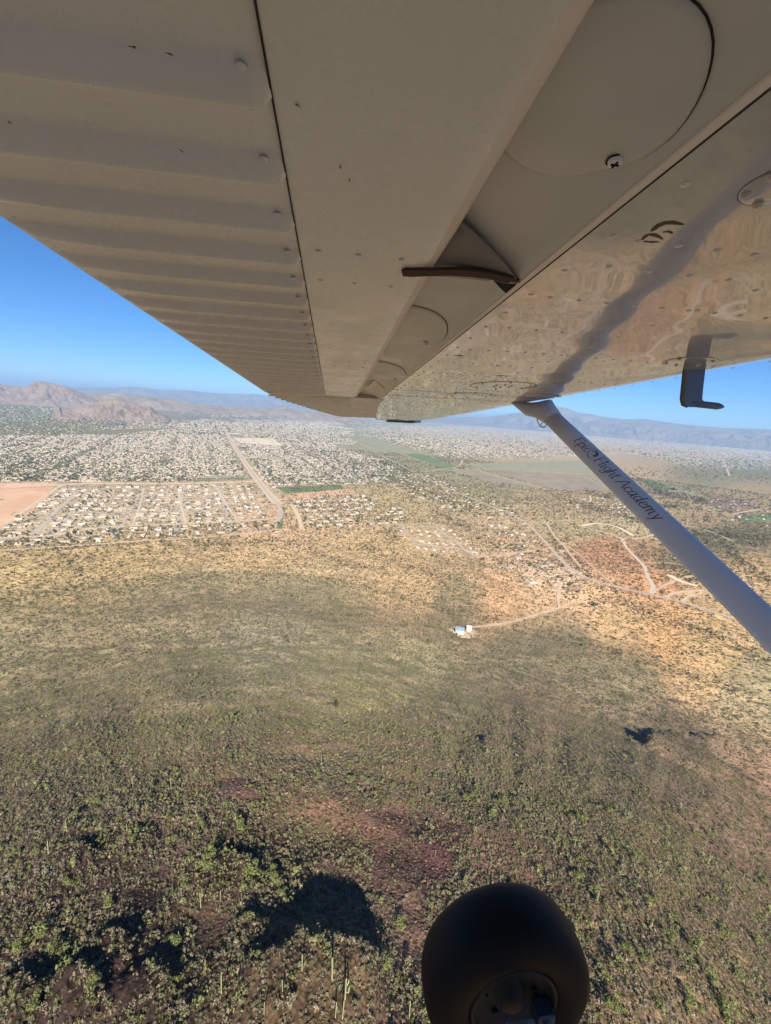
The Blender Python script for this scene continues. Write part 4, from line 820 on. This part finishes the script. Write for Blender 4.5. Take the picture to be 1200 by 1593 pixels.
for cx, cy, rr_, ry in ((.79, 1.46, .29, 1.2), (.70, 4.35, .38, 1.8), (.73, 7.0, .42, 1.8)):
    o = disc_cover(plane, cx, cy, rr_, m_cove, -.012, lambda x, y: cz(x), ry=ry)
    b_ = MB(); sx, sy = cx+rr_*.74, cy+rr_*ry*.45; q = .026; z0 = cz(sx)-.012
    b_.lathe([(q*1.25*H, -.001*H), (q*1.3*H, -.004*H), (q*1.0*H, -.004*H)], 16, (sx*H, sy*H, z0*H), mi=1)
    b_.lathe([(q*H, -.004*H), (q*.9*H, -.016*H), (.0005, -.019*H)], 16, (sx*H, sy*H, z0*H))
    for a, b2 in ((.6, .14), (.14, .6)): b_.box((sx-q*a)*H, (sx+q*a)*H, (sy-q*b2)*H, (sy+q*b2)*H, (z0-.0215)*H, (z0-.016)*H, 1)
    link('screw', b_.mesh('screw', [m_strut, m_black]), o)
# lip of the wing skin along the cove
V_, F_ = loft([[(x*H, y*H, z*H) for x, z in ((1.17, .999), (1.135, .997), (1.13, 1.002), (1.13, 1.02))] for y in (-6, 2, 6, 10.8)], False); part('skin_lip', V_, [f[::-1] for f in F_], m_edge, False, wing)
V_, F_ = loft([[(x*H, y*H, z*H) for x, z in ((1.182, .9985), (1.173, .9985))] for y in (-6, 10.8)], False); part('lip_seam', V_, [f[::-1] for f in F_], m_seam, False, wing)
# -- flap: smooth nose and corrugated skin
Y0, Y1 = -2.2, 10.7
fn = [(-.2, .993), (0., .993), (.2, .993), (.44, .994), (.52, 1.001), (.565, 1.018), (.595, 1.05), (.61, 1.12), (.60, 1.18), (.55, 1.25), (.45, 1.32), (.2, 1.36), (-.2, 1.33), (-1.64, 1.03)]
ys = np.arange(Y0, Y1+.01, .1); secs = []
def slot_(x, y): return 0
for y in ys: secs.append([(x*H, y*H, (z+(vnoise(np.array([x*1.2]), np.array([y*.9]), 5)[0]-.5)*.006*(x < .4))*H) for x, z in fn])
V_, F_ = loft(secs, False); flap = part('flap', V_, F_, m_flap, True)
mi = []; me_ = flap.data; me_.materials.append(m_edge)
m_i = [1 if (k % (len(fn)-1)) in (4, 5, 6, 7, 8) else 0 for k in range(len(F_))]; me_.polygons.foreach_set('material_index', np.array(m_i, np.int32))
# corrugated skin
per = .388; first = 1.476; ph = np.array([0, .025, .05, .30, .60, .68, .72, .80, .93, .985]); dz_ = np.array([.048, .002, 0, 0, 0, .001, .004, .024, .045, .049])
yl, zl = [], []
k0 = int((Y0-first)/per)-1
for k in range(k0, 30):
    for p_, d_ in zip(ph, dz_):
        y = first+(k+p_)*per
        if Y0 <= y <= Y1: yl.append(y); zl.append(d_)
yl = np.array(yl); zl = np.array(zl); xl = np.array([-1.64, -1.56, -1.2, -.8, -.4, -.26, -.225, -.200]); xf = np.array([.0, .75, 1, 1, 1, 1, .9, .2])
SX, SY = np.meshgrid(xl, yl); SZ = 1.0-zl[:, None]*xf[None, :]; nc = len(xl); V_ = np.stack([SX.ravel(), SY.ravel(), SZ.ravel()], -1)*H
i, j = np.meshgrid(np.arange(len(yl)-1), np.arange(nc-1), indexing='ij'); F_ = np.stack([i*nc+j, (i+1)*nc+j, (i+1)*nc+j+1, i*nc+j+1], -1).reshape(-1, 4)
corr = part('corrugated_skin', V_, F_, m_flap, False, flap)
V_, F_ = loft([[(x*H, y*H, z*H) for x, z in ((-.204, .9885), (-.197, .9885))] for y in (Y0, Y1)], False); part('skin_seam_shade', V_, F_, m_seam, False, flap)  # dark strip paints in the shadow gap where the skins overlap
V_, F_ = loft([[(x*H, y*H, z*H) for x, z in ((-1.64, 1.0), (-1.66, 1.01), (-1.655, 1.03), (-1.6, 1.04))] for y in (Y0, Y1)], False); part('trailing_edge', V_, F_, m_edge, False, flap)
# rivets
def rivets(pts, r, m, parent, n=8, hz_=.5):
    b_ = MB()
    for (x, y, z) in pts: b_.lathe([(r*1.25*H, .0), (r*H, -r*hz_*.5*H), (r*.6*H, -r*hz_*H), (.0002, -r*hz_*1.15*H)], n, (x*H, y*H, z*H))
    o = link('rivets', b_.mesh('rivets', m, True), parent, kind='stuff'); return o
m_rivet = paint('rivet_paint', (.55, .51, .44), .3, .5)
pts = []
for k in range(-6, 24):
    y = first+k*per
    for dy in (.07, -.1): pts.append((-.27, y+dy, .999 if dy > 0 else .985))
    for x in (-1.58,): pts.append((x, y+.1, 1.)); pts.append((x, y-.14, 1.))
rivets(pts, .013, m_flap, flap)
pts = [(x, y, .9925) for x in (-.1, .12, .36) for y in (2.52, 2.95)]+[(x, y, .9925) for x in (0, .2, .4) for y in (5.9, 6.2)]
rivets(pts, .014, m_flap, flap, 8, .35)
pts = []
for y in np.arange(1.2, 22, .42):       # chordwise rib rows and spanwise rows on the wing
    for x in (1.3, 2.55, 4.62): pts.append((x+.12*math.sin(y*7)*0, y, 1.0))
for yr in (2.05, 2.9, 4.6, 6.3, 8.0, 9.6, 11.5, 14, 17):
    for x in np.arange(1.45, 4.6, .21): pts.append((x, yr, 1.0)); 
for yr in (2.35, 3.7, 5.4, 7.2, 9.0):
    for x in np.arange(1.5, 2.4, .25): pts.append((x, yr, 1.0))
pts = [(x, y, .9995+float(wv(x, y))) for x, y, z in pts]; rivets(pts, .016, m_flap, wing, 10, .35)
# chordwise skin joints
for y in (9.75, 8.62): V_, F_ = loft([[(1.16*H, (y+d_)*H, .997*H), (2.5*H, (y+d_)*H, .9935*H), (4.3*H, (y+d_+.05)*H, .9955*H)] for d_ in (0, .03)], False); part('skin_joint', V_, F_, m_seam, False, wing)
# access covers under the wing
_ac = loc(1222, 285, z=H)/H
for cx, cy, r in ((_ac[0], _ac[1], .135), (2.9, 7.2, .55), (2.9, 8.9, .5), (2.9, 7.2, .18), (4.2, 8.3, .35), (3.9, 4.4, .25)):
    o = disc_cover(plane, cx, cy, r, m_white, -.005, lambda x, y: 1+float(wv(x, y)), 'access_cover'); b_ = MB()
    for k in range(6):
        a = k*math.pi/3+.4; b_.lathe([(.02*H, 0), (.014*H, -.012*H), (.0003, -.014*H)], 8, ((cx+r*.85*math.cos(a))*H, (cy+r*.85*math.sin(a))*H, (.994+float(wv(cx+r*.85*math.cos(a), cy+r*.85*math.sin(a))))*H))
    link('cover_screws', b_.mesh('cover_screws', m_rivet, True), o, kind='stuff')
# oily dark stain
def blotch(cpx, r1, r2, seed, m, name, parent, z=.9965, rot=0):
    p = loc(*cpx, z=z*H); g = np.random.default_rng(seed); V_ = [tuple(p)]; n = 40
    for k in range(n): t = 2*math.pi*k/n; q = 1+.35*math.sin(3*t+seed)+.25*math.sin(5*t)+g.normal()*.12; a, b2 = r1*q*math.cos(t), r2*q*math.sin(t); V_.append((p[0]+a*math.cos(rot)-b2*math.sin(rot), p[1]+a*math.sin(rot)+b2*math.cos(rot), p[2]))
    if parent is wing: V_ = [(a, b2, (.9985+float(wv(a/H, b2/H)))*H) for a, b2, c2 in V_]
    part(name, V_, [(0, (k+1) % n+1, k+1) for k in range(n)], m, False, parent)
m_oil = mat('dark_oil_stain', (.06, .04, .028), .5)
def smear(pxs, wd, name='oil_stain'):
    P = [loc(x, y, z=.985*H) for x, y in pxs]; Q = []
    for k in range(len(P)-1):
        p0, p1, p2, p3 = P[max(k-1, 0)], P[k], P[k+1], P[min(k+2, len(P)-1)]
        for t in np.arange(0, 1, .12): Q.append(.5*((2*p1)+(p2-p0)*t+(2*p0-5*p1+4*p2-p3)*t*t+(3*p1-p0-3*p2+p3)*t**3))
    V_ = []; n = len(Q)
    for k, q in enumerate(Q):
        d = Q[min(k+1, n-1)]-Q[max(k-1, 0)]; d /= np.linalg.norm(d)+1e-9; w = wd*math.sin(math.pi*(k+.3)/n)**.6*random.uniform(.7, 1.2)
        for s2 in (1, -1): X_, Y_ = q[0]-d[1]*w*s2, q[1]+d[0]*w*s2; V_.append((X_, Y_, (.9985+float(wv(X_/H, Y_/H)))*H))
    part(name, V_, [(2*k, 2*k+1, 2*k+3, 2*k+2) for k in range(n-1)], m_oil, False, wing)
smear([(1013, 364), (1024, 355), (1040, 350), (1064, 353)], .0042); smear([(997, 378), (1008, 369), (1020, 370), (1031, 376)], .0030); smear([(1030, 365), (1040, 364), (1046, 367)], .0018); smear([(1000, 379), (1012, 380), (1026, 380)], .0018)
for k, (cp, a, b2, ro) in enumerate([((715, 555), .012, .006, 0), ((782, 586), .02, .006, 0), ((775, 571), .007, .006, 0)]): blotch(cp, a, b2, k, m_oil, 'oil_stain', wing, .985, ro)
for k, cp in enumerate([(207, 73), (264, 84), (463, 164), (283, 235), (530, 260), (544, 280), (15, 190)]): blotch(cp, .0022, .0008, k+30, m_oil, 'paint_chip', flap, .962 if cp[0] < 400 else .988, .3*k)
# -- flap track slot and arm
b_ = MB(); prof = []
def slab(pts, dz, m, name, parent, smooth=False):
    n = len(pts); V_ = [tuple(p) for p in pts]+[(p[0], p[1], p[2]+dz) for p in pts]
    F_ = [tuple(range(n)), tuple(reversed(range(n, 2*n)))]+[(k, (k+1) % n, n+(k+1) % n, n+k) for k in range(n)]
    return part(name, V_, F_, m, smooth, parent)
slot_px = [(625, 423), (632, 420), (660, 421), (692, 420), (720, 420), (760, 425), (800, 434), (790, 441), (762, 434), (730, 431), (700, 429), (665, 430), (640, 431), (627, 430)]
slab([loc(x, y, z=.980*H) for x, y in slot_px], .004, m_slot, 'track_slot_shade', flap)  # dark plate paints in the shade of the open slot
arm_px = [((728, 354), 1.09, (640, 0), 0)]
A0, A1 = loc(716, 338, z=1.075*H), loc(808, 437, z=1.01*H); B0, B1 = loc(664, 424, z=1.04*H), loc(772, 434, z=1.0*H)
rows = []
for t in np.linspace(0, 1, 9):
    a_ = A0*(1-t)+A1*t; a_ = a_+np.array([.006, .0, 0])*math.sin(t*3.14); b2 = B0*(1-t)+B1*t; row = []
    for q in np.linspace(0, 1, 7): p = a_*(1-q)+b2*q; row.append((p[0], p[1], p[2]-.002*math.sin(q*3.14)))
    rows.append(row)
V_, F_ = loft(rows, False); arm = part('flap_track_arm', V_, F_, paint('grey_arm_paint', (.22, .21, .19), .4, .5), True)
so = arm.modifiers.new('thickness', 'SOLIDIFY'); so.thickness = .004; so.offset = 1
slab([loc(x, y, z=1.0*H) for x, y in [(765, 428), (785, 432), (808, 436), (800, 447), (788, 457), (778, 448), (765, 433)]], .004, m_black, 'arm_opening_shade', arm)  # black slab colours in the unlit gap beside the arm
slab([loc(x, y, z=.983*H) for x, y in [(748, 424), (770, 428), (808, 437), (804, 440), (768, 433), (748, 430)]], .0015, m_slot, 'arm_edge', arm)
# second track far out
A0, A1 = loc(583, 592, z=1.08*H), loc(605, 610, z=1.02*H); B0, B1 = loc(568, 605, z=.985*H), loc(590, 612, z=.985*H)
V_, F_ = loft([[tuple(A0), tuple(B0)], [tuple(A1), tuple(B1)]], False); o = part('flap_track_arm', V_, F_, m_edge); so = o.modifiers.new('t', 'SOLIDIFY'); so.thickness = .004
# -- aileron and outer wing rear
ai = []
for y, xa, xb in ((10.74, -1.60, 1.25), (13, -1.35, 1.35), (16, -.75, 1.6), (19, -.1, 1.9), (20.6, .35, 2.1)):
    ai.append([(xa*H, y*H, .985*H), (xb*H, y*H, .995*H), ((xb+.1)*H, y*H, 1.15*H), (xb*H, y*H, 1.4*H), (xa*H, y*H, 1.02*H)])
V_, F_ = loft(ai, True, True); ail = part('aileron', V_, F_, paint('aileron_paint', (.40, .37, .32), .3, .4))
ba = MB()
for y in np.arange(11.1, 20.4, .55):
    xa = np.interp(y, [10.85, 13, 16, 19, 20.6], [-1.7, -1.35, -.75, -.1, .35])+.03; xb = np.interp(y, [10.85, 20.6], [.4, .9])
    ba.add([(xa*H, y*H, .984*H), (xb*H, y*H, .985*H), (xb*H, (y+.14)*H, .955*H), (xa*H, (y+.14)*H, .955*H), (xb*H, (y+.16)*H, .985*H), (xa*H, (y+.16)*H, .984*H)], [(0, 3, 2, 1), (3, 5, 4, 2)])
link('aileron_beads', ba.mesh('aileron_beads', m_flap), ail, kind='stuff')
# -- wing strut
def naca(ch, th, n=14):
    P = []
    for k in range(n): t = 2*math.pi*k/n; x = ch/2*math.cos(t); z = th/2*math.sin(t)*(1-.25*math.cos(t)*-1 if False else 1+.25*math.cos(t)); P.append((x, z))
    return P
SA = np.array([1.175, 2.36, .235]); SB_ = loc(1189, 970, x=1.16); dS = (SB_-SA); dS /= np.linalg.norm(dS); SC = SA+dS*3.2
xax = np.array([1, 0, 0.]); xax = xax-(xax @ dS)*dS; xax /= np.linalg.norm(xax); zax = np.cross(xax, dS); zax /= np.linalg.norm(zax)
if zax[2] < 0: zax = -zax
phi = math.radians(28); xax, zax = xax*math.cos(phi)+zax*math.sin(phi), zax*math.cos(phi)-xax*math.sin(phi)
CH, TH = .093, .042
def strut_sec(p, ch, th): return [tuple(p+xax*a+zax*b2) for a, b2 in naca(ch, th, 64)]
V_, F_ = loft([strut_sec(SA+dS*t, CH, TH) for t in np.linspace(.17, 3.2, 12)], True, True)
strut = part('wing_strut', V_, F_, m_strut, True)
V_, F_ = loft([[(x, y, .249) for x, y, z in strut_sec(SA-dS*.06-np.array([.02, 0, 0]), .27, .13)], strut_sec(SA+dS*.045-xax*.012, .17, .075), strut_sec(SA+dS*.10-xax*.004, .13, .058), strut_sec(SA+dS*.19, .103, .048), strut_sec(SA+dS*.195, CH, TH)], True)
part('upper_fairing', V_, F_, m_strut, True, strut)
b_ = MB(); q = loc(838, 640, y=2.33); pp = [loc(836, 632, y=2.3), loc(836, 655, y=2.3), loc(841, 664, y=2.3), loc(850, 663, y=2.3)]; b_.tube([tuple(p) for p in pp], .004, 6)
b_.lathe([(.012, 0), (.018, .004), (.018, -.004), (.012, 0)], 10, tuple(loc(846, 661, y=2.3)), 'Y'); link('tie_down_ring', b_.mesh('tie_down_ring', m_strut, True), strut)
# lettering on the strut: stroke letters with a slanted broad pen
G = {'E': ([[(0, 0), (.12, 1)], [(.02, .98), (.62, .98)], [(.07, .5), (.45, .5)], [(-.04, .02), (.52, .02)], [(.62, .98), (.6, .84)], [(.52, .02), (.58, .16)]], .62),
 'F': ([[(0, 0), (.12, 1)], [(.02, .98), (.64, .98)], [(.07, .5), (.45, .5)], [(-.08, .0), (.12, .0)], [(.64, .98), (.62, .84)]], .55),
 'A': ([[(-.08, 0), (.45, 1)], [(.45, 1), (.62, 0)], [(.1, .34), (.56, .34)], [(-.16, 0), (.02, 0)], [(.5, 0), (.74, 0)]], .74),
 'p': ([[(.08, .6), (-.06, -.32)], [(-.02, .56), (.08, .62)], [(.05, .45), (.2, .6), (.36, .6), (.44, .42), (.4, .16), (.24, 0), (.08, .04), (.01, .12)], [(-.14, -.32), (.04, -.32)]], .52),
 'i': ([[(.1, .6), (.04, .1), (.1, 0), (.18, .05)], [(.02, .55), (.1, .6)], [(.13, .82), (.14, .88)]], .26),
 'c': ([[(.4, .5), (.3, .6), (.16, .56), (.05, .38), (.03, .18), (.14, .0), (.28, .02), (.38, .12)]], .44),
 'l': ([[(.16, 1), (.04, .1), (.1, 0), (.18, .05)], [(.06, .95), (.16, 1)]], .26),
 'g': ([[(.42, .56), (.26, .62), (.1, .52), (.03, .3), (.08, .08), (.22, .02), (.36, .14), (.42, .4)], [(.46, .62), (.36, -.1), (.24, -.3), (.06, -.3), (-.04, -.2)]], .52),
 'h': ([[(.14, 1), (0, 0)], [(.04, .95), (.14, 1)], [(.04, .34), (.18, .56), (.32, .6), (.4, .48), (.34, .1), (.4, 0), (.48, .05)]], .54),
 't': ([[(.16, .84), (.06, .14), (.12, 0), (.22, .06)], [(-.02, .6), (.3, .6)]], .32),
 'a': ([[(.4, .52), (.26, .62), (.1, .5), (.03, .26), (.1, .02), (.24, .06), (.36, .3)], [(.45, .62), (.37, .12), (.42, 0), (.52, .06)]], .56),
 'd': ([[(.38, .52), (.26, .62), (.1, .5), (.03, .26), (.1, .02), (.24, .06), (.36, .3)], [(.5, 1), (.37, .12), (.42, 0), (.52, .06)], [(.4, .96), (.5, 1)]], .56),
 'e': ([[(.06, .3), (.3, .36), (.4, .48), (.3, .6), (.16, .56), (.05, .36), (.03, .16), (.14, 0), (.28, .02), (.38, .12)]], .46),
 'm': ([[(.1, .6), (0, 0)], [(.0, .56), (.1, .6)], [(.04, .34), (.18, .58), (.28, .58), (.32, .46), (.26, 0)], [(.3, .34), (.44, .58), (.54, .58), (.58, .46), (.52, .1), (.58, 0), (.66, .05)]], .72),
 'y': ([[(.06, .6), (.16, .56), (.2, .1), (.24, 0)], [(.48, .6), (.36, .3), (.2, -.08), (.06, -.3), (-.06, -.28)]], .5)}
def stroke(b_, pts, x0, sc_, fn_, nib=.9, thick=.088, thin=.036):
    P = [np.array(p, float) for p in pts]
    Q = []
    if len(P) > 2:
        for k in range(len(P)-1):
            p0, p1, p2, p3 = P[max(k-1, 0)], P[k], P[k+1], P[min(k+2, len(P)-1)]
            for t in (0, .33, .66): Q.append(.5*((2*p1)+(p2-p0)*t+(2*p0-5*p1+4*p2-p3)*t*t+(3*p1-p0-3*p2+p3)*t**3))
        Q.append(P[-1])
    else: Q = [P[0]*(1-t)+P[1]*t for t in np.linspace(0, 1, 9)]
    V_ = []
    for k, q in enumerate(Q):
        d = Q[min(k+1, len(Q)-1)]-Q[max(k-1, 0)]; L_ = np.hypot(*d) or 1; d = d/L_; w = (thin+(thick-thin)*abs(d[1]))/2; n_ = np.array([-d[1], d[0]])
        for s2 in (1, -1): a = q+n_*w*s2; V_.append(fn_(x0+a[0]*sc_, a[1]*sc_))
    b_.add(V_, [(2*k, 2*k+1, 2*k+3, 2*k+2) for k in range(len(Q)-1)])
# surface of the strut facing the camera (the lower, inner side), mapped to along / across
def on_strut(tt, cc):
    p = SA+dS*tt; a = np.clip(cc/(CH/2), -.97, .97); b2 = TH/2*math.sqrt(1-a*a)*(1+.25*a)+.0008; cam_side = -1 if (-(p) @ zax) < 0 else 1
    return tuple(p+xax*cc+zax*b2*cam_side)
def strut_t(px, py):
    r = AXM @ ray(px, py); best = min(np.linspace(.1, 2.2, 800), key=lambda t: np.linalg.norm(np.cross(SA+dS*t, r))/np.linalg.norm(r)); return best
t0, t1 = strut_t(893, 694), strut_t(1040, 806)
def line_len(txt): return sum(G[ch][1] if ch != ' ' else .3 for ch in txt)
word1, gap, word2 = 'Epic', 1.15, 'Flight Academy'; tot = line_len(word1)+gap+line_len(word2); m_text = mat('blue_grey_lettering', (.12, .19, .29), .5)
# letters keep one size in metres; text runs towards the fuselage, letter tops forward
xs = t0; scl = (t1-t0)/tot
LH = .050/1.0; fnm = lambda a, b2: on_strut(a, b2)
cx0 = 0.
b1 = MB(); x = 0
for ch in word1:
    for st in G[ch][0]: stroke(b1, st, 0, 1, lambda a, b2, x=x: on_strut(t0+(x+a)*scl, (-.017+b2*.041)))
    x += G[ch][1]
lt = link('lettering', b1.mesh('lettering', m_text), strut, label='blue-grey italic word Epic on the strut')
emb_x = x+.5; x += gap; b2_ = MB()
for ch in word2:
    if ch == ' ': x += .3; continue
    for st in G[ch][0]: stroke(b2_, st, 0, 1, lambda a, b2, x=x: on_strut(t0+(x+a)*scl, (-.017+b2*.041)))
    x += G[ch][1]
link('lettering', b2_.mesh('lettering', m_text), strut, label='blue-grey italic words Flight Academy on the strut')
# swirl emblem: a bright blue curling wave with two thin tails
b3 = MB(); m_blue = mat('bright_blue_emblem', (.02, .20, .42), .4)
def crescent(r0, r1, a0, a1, cx, cy, wmax, mi=0):
    V_ = []; n = 22
    for k in range(n+1):
        t = k/n; a = a0+(a1-a0)*t; r = r0+(r1-r0)*t; w = wmax*math.sin(math.pi*min(1, t*1.02))**.8+.01
        for s2 in (1, -1): q = r+w*s2/2; V_.append(on_strut(t0+(emb_x+cx+q*math.cos(a))*scl, -.017+(cy+q*math.sin(a))*.041))
    b3.add(V_, [(2*k, 2*k+1, 2*k+3, 2*k+2) for k in range(n)], mi)
crescent(.46, .20, 2.9, -1.2, .0, .45, .20); crescent(.20, .05, 2.2, -2.5, .12, .50, .22); crescent(.5, .52, 3.0, 5.4, .05, .42, .07, 1); crescent(.75, .62, 2.6, 1.1, -.15, .35, .05, 1)
link('emblem', b3.mesh('emblem', [m_blue, m_text]), strut)
# -- pitot tube
m_grey = mat('grey_metal', (.16, .18, .21), .4, metal=.2)
p0 = loc(1082, 575, z=1.02*H); yp = p0[1]
pl = lambda x, y: loc(x, y, y=yp)
outl = [pl(x, y) for x, y in [(1068, 572), (1092, 575), (1089, 600), (1087, 622), (1090, 626), (1072, 632), (1065, 629), (1063, 620), (1065, 600)]]
n = len(outl); V_ = [tuple(p+np.array([0, .009, 0])) for p in outl]+[tuple(p-np.array([0, .009, 0])) for p in outl]
F_ = [tuple(range(n)), tuple(reversed(range(n, 2*n)))]+[(k, (k+1) % n, n+(k+1) % n, n+k) for k in range(n)]
pit = part('pitot_mast', V_, F_, m_grey); bv = pit.modifiers.new('b', 'BEVEL'); bv.width = .004; bv.segments = 2
b_ = MB(); a, c2 = pl(1072, 627), pl(1126, 633); d_ = c2-a
b_.tube([tuple(a-d_*.03), tuple(a+d_*.02), tuple(a+d_*.82), tuple(a+d_*.93), tuple(a+d_)], [.006, .0105, .0105, .007, .003], 12); link('pitot_tube', b_.mesh('pitot_tube', m_grey, True), pit)
# -- main wheel and gear leg
WR, WW = .225, .155
wc = np.array([.494, .857, -1.422])
tyre = [(WR*.50, -.40*WW), (WR*.56, -.50*WW), (WR*.70, -.56*WW), (WR*.84, -.54*WW), (WR*.93, -.44*WW), (WR*.972, -.32*WW), (WR*.99, -.2*WW), (WR*.998, -.1*WW), (WR*1.0, 0)]
tyre = tyre+[(r, -z) for r, z in tyre[:8][::-1]]
we = bpy.data.objects.new('main_wheel', None); COL.objects.link(we); we.parent = plane; we.location = wc
link('tyre', MB().lathe(tyre, 96, axis='Y').mesh('tyre', m_rubber, True), we)
rim = [(WR*.52, -.42*WW), (WR*.53, -.46*WW), (WR*.50, -.50*WW), (WR*.475, -.48*WW), (WR*.46, -.40*WW), (WR*.40, -.34*WW), (WR*.38, -.36*WW), (WR*.35, -.36*WW), (WR*.30, -.25*WW), (WR*.16, -.22*WW), (WR*.15, -.42*WW), (WR*.11, -.46*WW), (.001, -.46*WW)]
link('rim', MB().lathe(rim, 64, axis='Y').mesh('rim', m_hub, True), we)
b_ = MB()
for k in range(6): a = k*math.pi/3; b_.lathe([(.008, -.40*WW), (.008, -.44*WW), (.001, -.445*WW)], 8, (WR*.3*math.cos(a), .02, WR*.3*math.sin(a)), 'Y')
link('hub_bolts', b_.mesh('hub_bolts', m_hub), we)
b_ = MB(); b_.box(.055, .10, -.10, -.055, -.055, .0); b_.tube([(.08, -.10, -.03), (.08, -.12, -.03)], .012, 8); bk = link('brake_caliper', b_.mesh('brake_caliper', mat('blue_grey_brake_metal', (.05, .07, .11), .35, metal=.5)), we); bv = bk.modifiers.new('b', 'BEVEL'); bv.width = .008
secs = []
for t in np.linspace(0, 1, 10):
    p = wc*(1-t)+np.array([.30, -.25, -.80])*t; p = p+np.array([0, -.10*(1-t), .10*math.sin(t*3.14)]); secs.append([tuple(p+np.array(q)) for q in [(.035, 0, .006), (-.035, 0, .006), (-.04, 0, -.006), (.04, 0, -.006)]])
V_, F_ = loft(secs, True, True); part('gear_leg', V_, F_, m_strut, True)
# -- fuselage behind the camera, tail and nose (they shade the wing root, the strut and the wheel)
def fus(x, w, zt, zb, n=28, yc=-.66):
    P = []
    for k in range(n):
        t = 2*math.pi*k/n; cx_, sz_ = math.cos(t), math.sin(t); q = 3.2; P.append((x, yc+w*np.sign(cx_)*abs(cx_)**(2/q), (zt+zb)/2+(zt-zb)/2*np.sign(sz_)*abs(sz_)**(2/q)))
    return P
secs = [fus(*a) for a in [(-5.2, .06, -.1, -.3), (-4.2, .16, 0, -.55), (-3, .28, .1, -.8), (-1.8, .42, .22, -1.0), (-.9, .50, .26, -1.1), (0, .53, .28, -1.12), (.9, .53, .27, -1.12), (1.35, .53, .1, -1.1), (1.6, .52, -.28, -1.08), (2.3, .45, -.36, -1.0), (2.75, .3, -.45, -.9)]]
V_, F_ = loft(secs, True, True); part('fuselage', V_, F_, m_strut, True)
b_ = MB(); b_.add([(-5.5, -.68, -.1), (-4.3, -.68, -.05), (-5.0, -.68, 1.25), (-5.6, -.68, 1.25), (-5.5, -.64, -.1), (-4.3, -.64, -.05), (-5.0, -.64, 1.25), (-5.6, -.64, 1.25)], [(0, 1, 2, 3), (7, 6, 5, 4), (0, 4, 5, 1), (1, 5, 6, 2), (2, 6, 7, 3), (3, 7, 4, 0)])
b_.box(-5.5, -4.6, -2.3, 1.0, -.17, -.12); link('tail', b_.mesh('tail', m_strut), plane)
sc.render.use_persistent_data = False
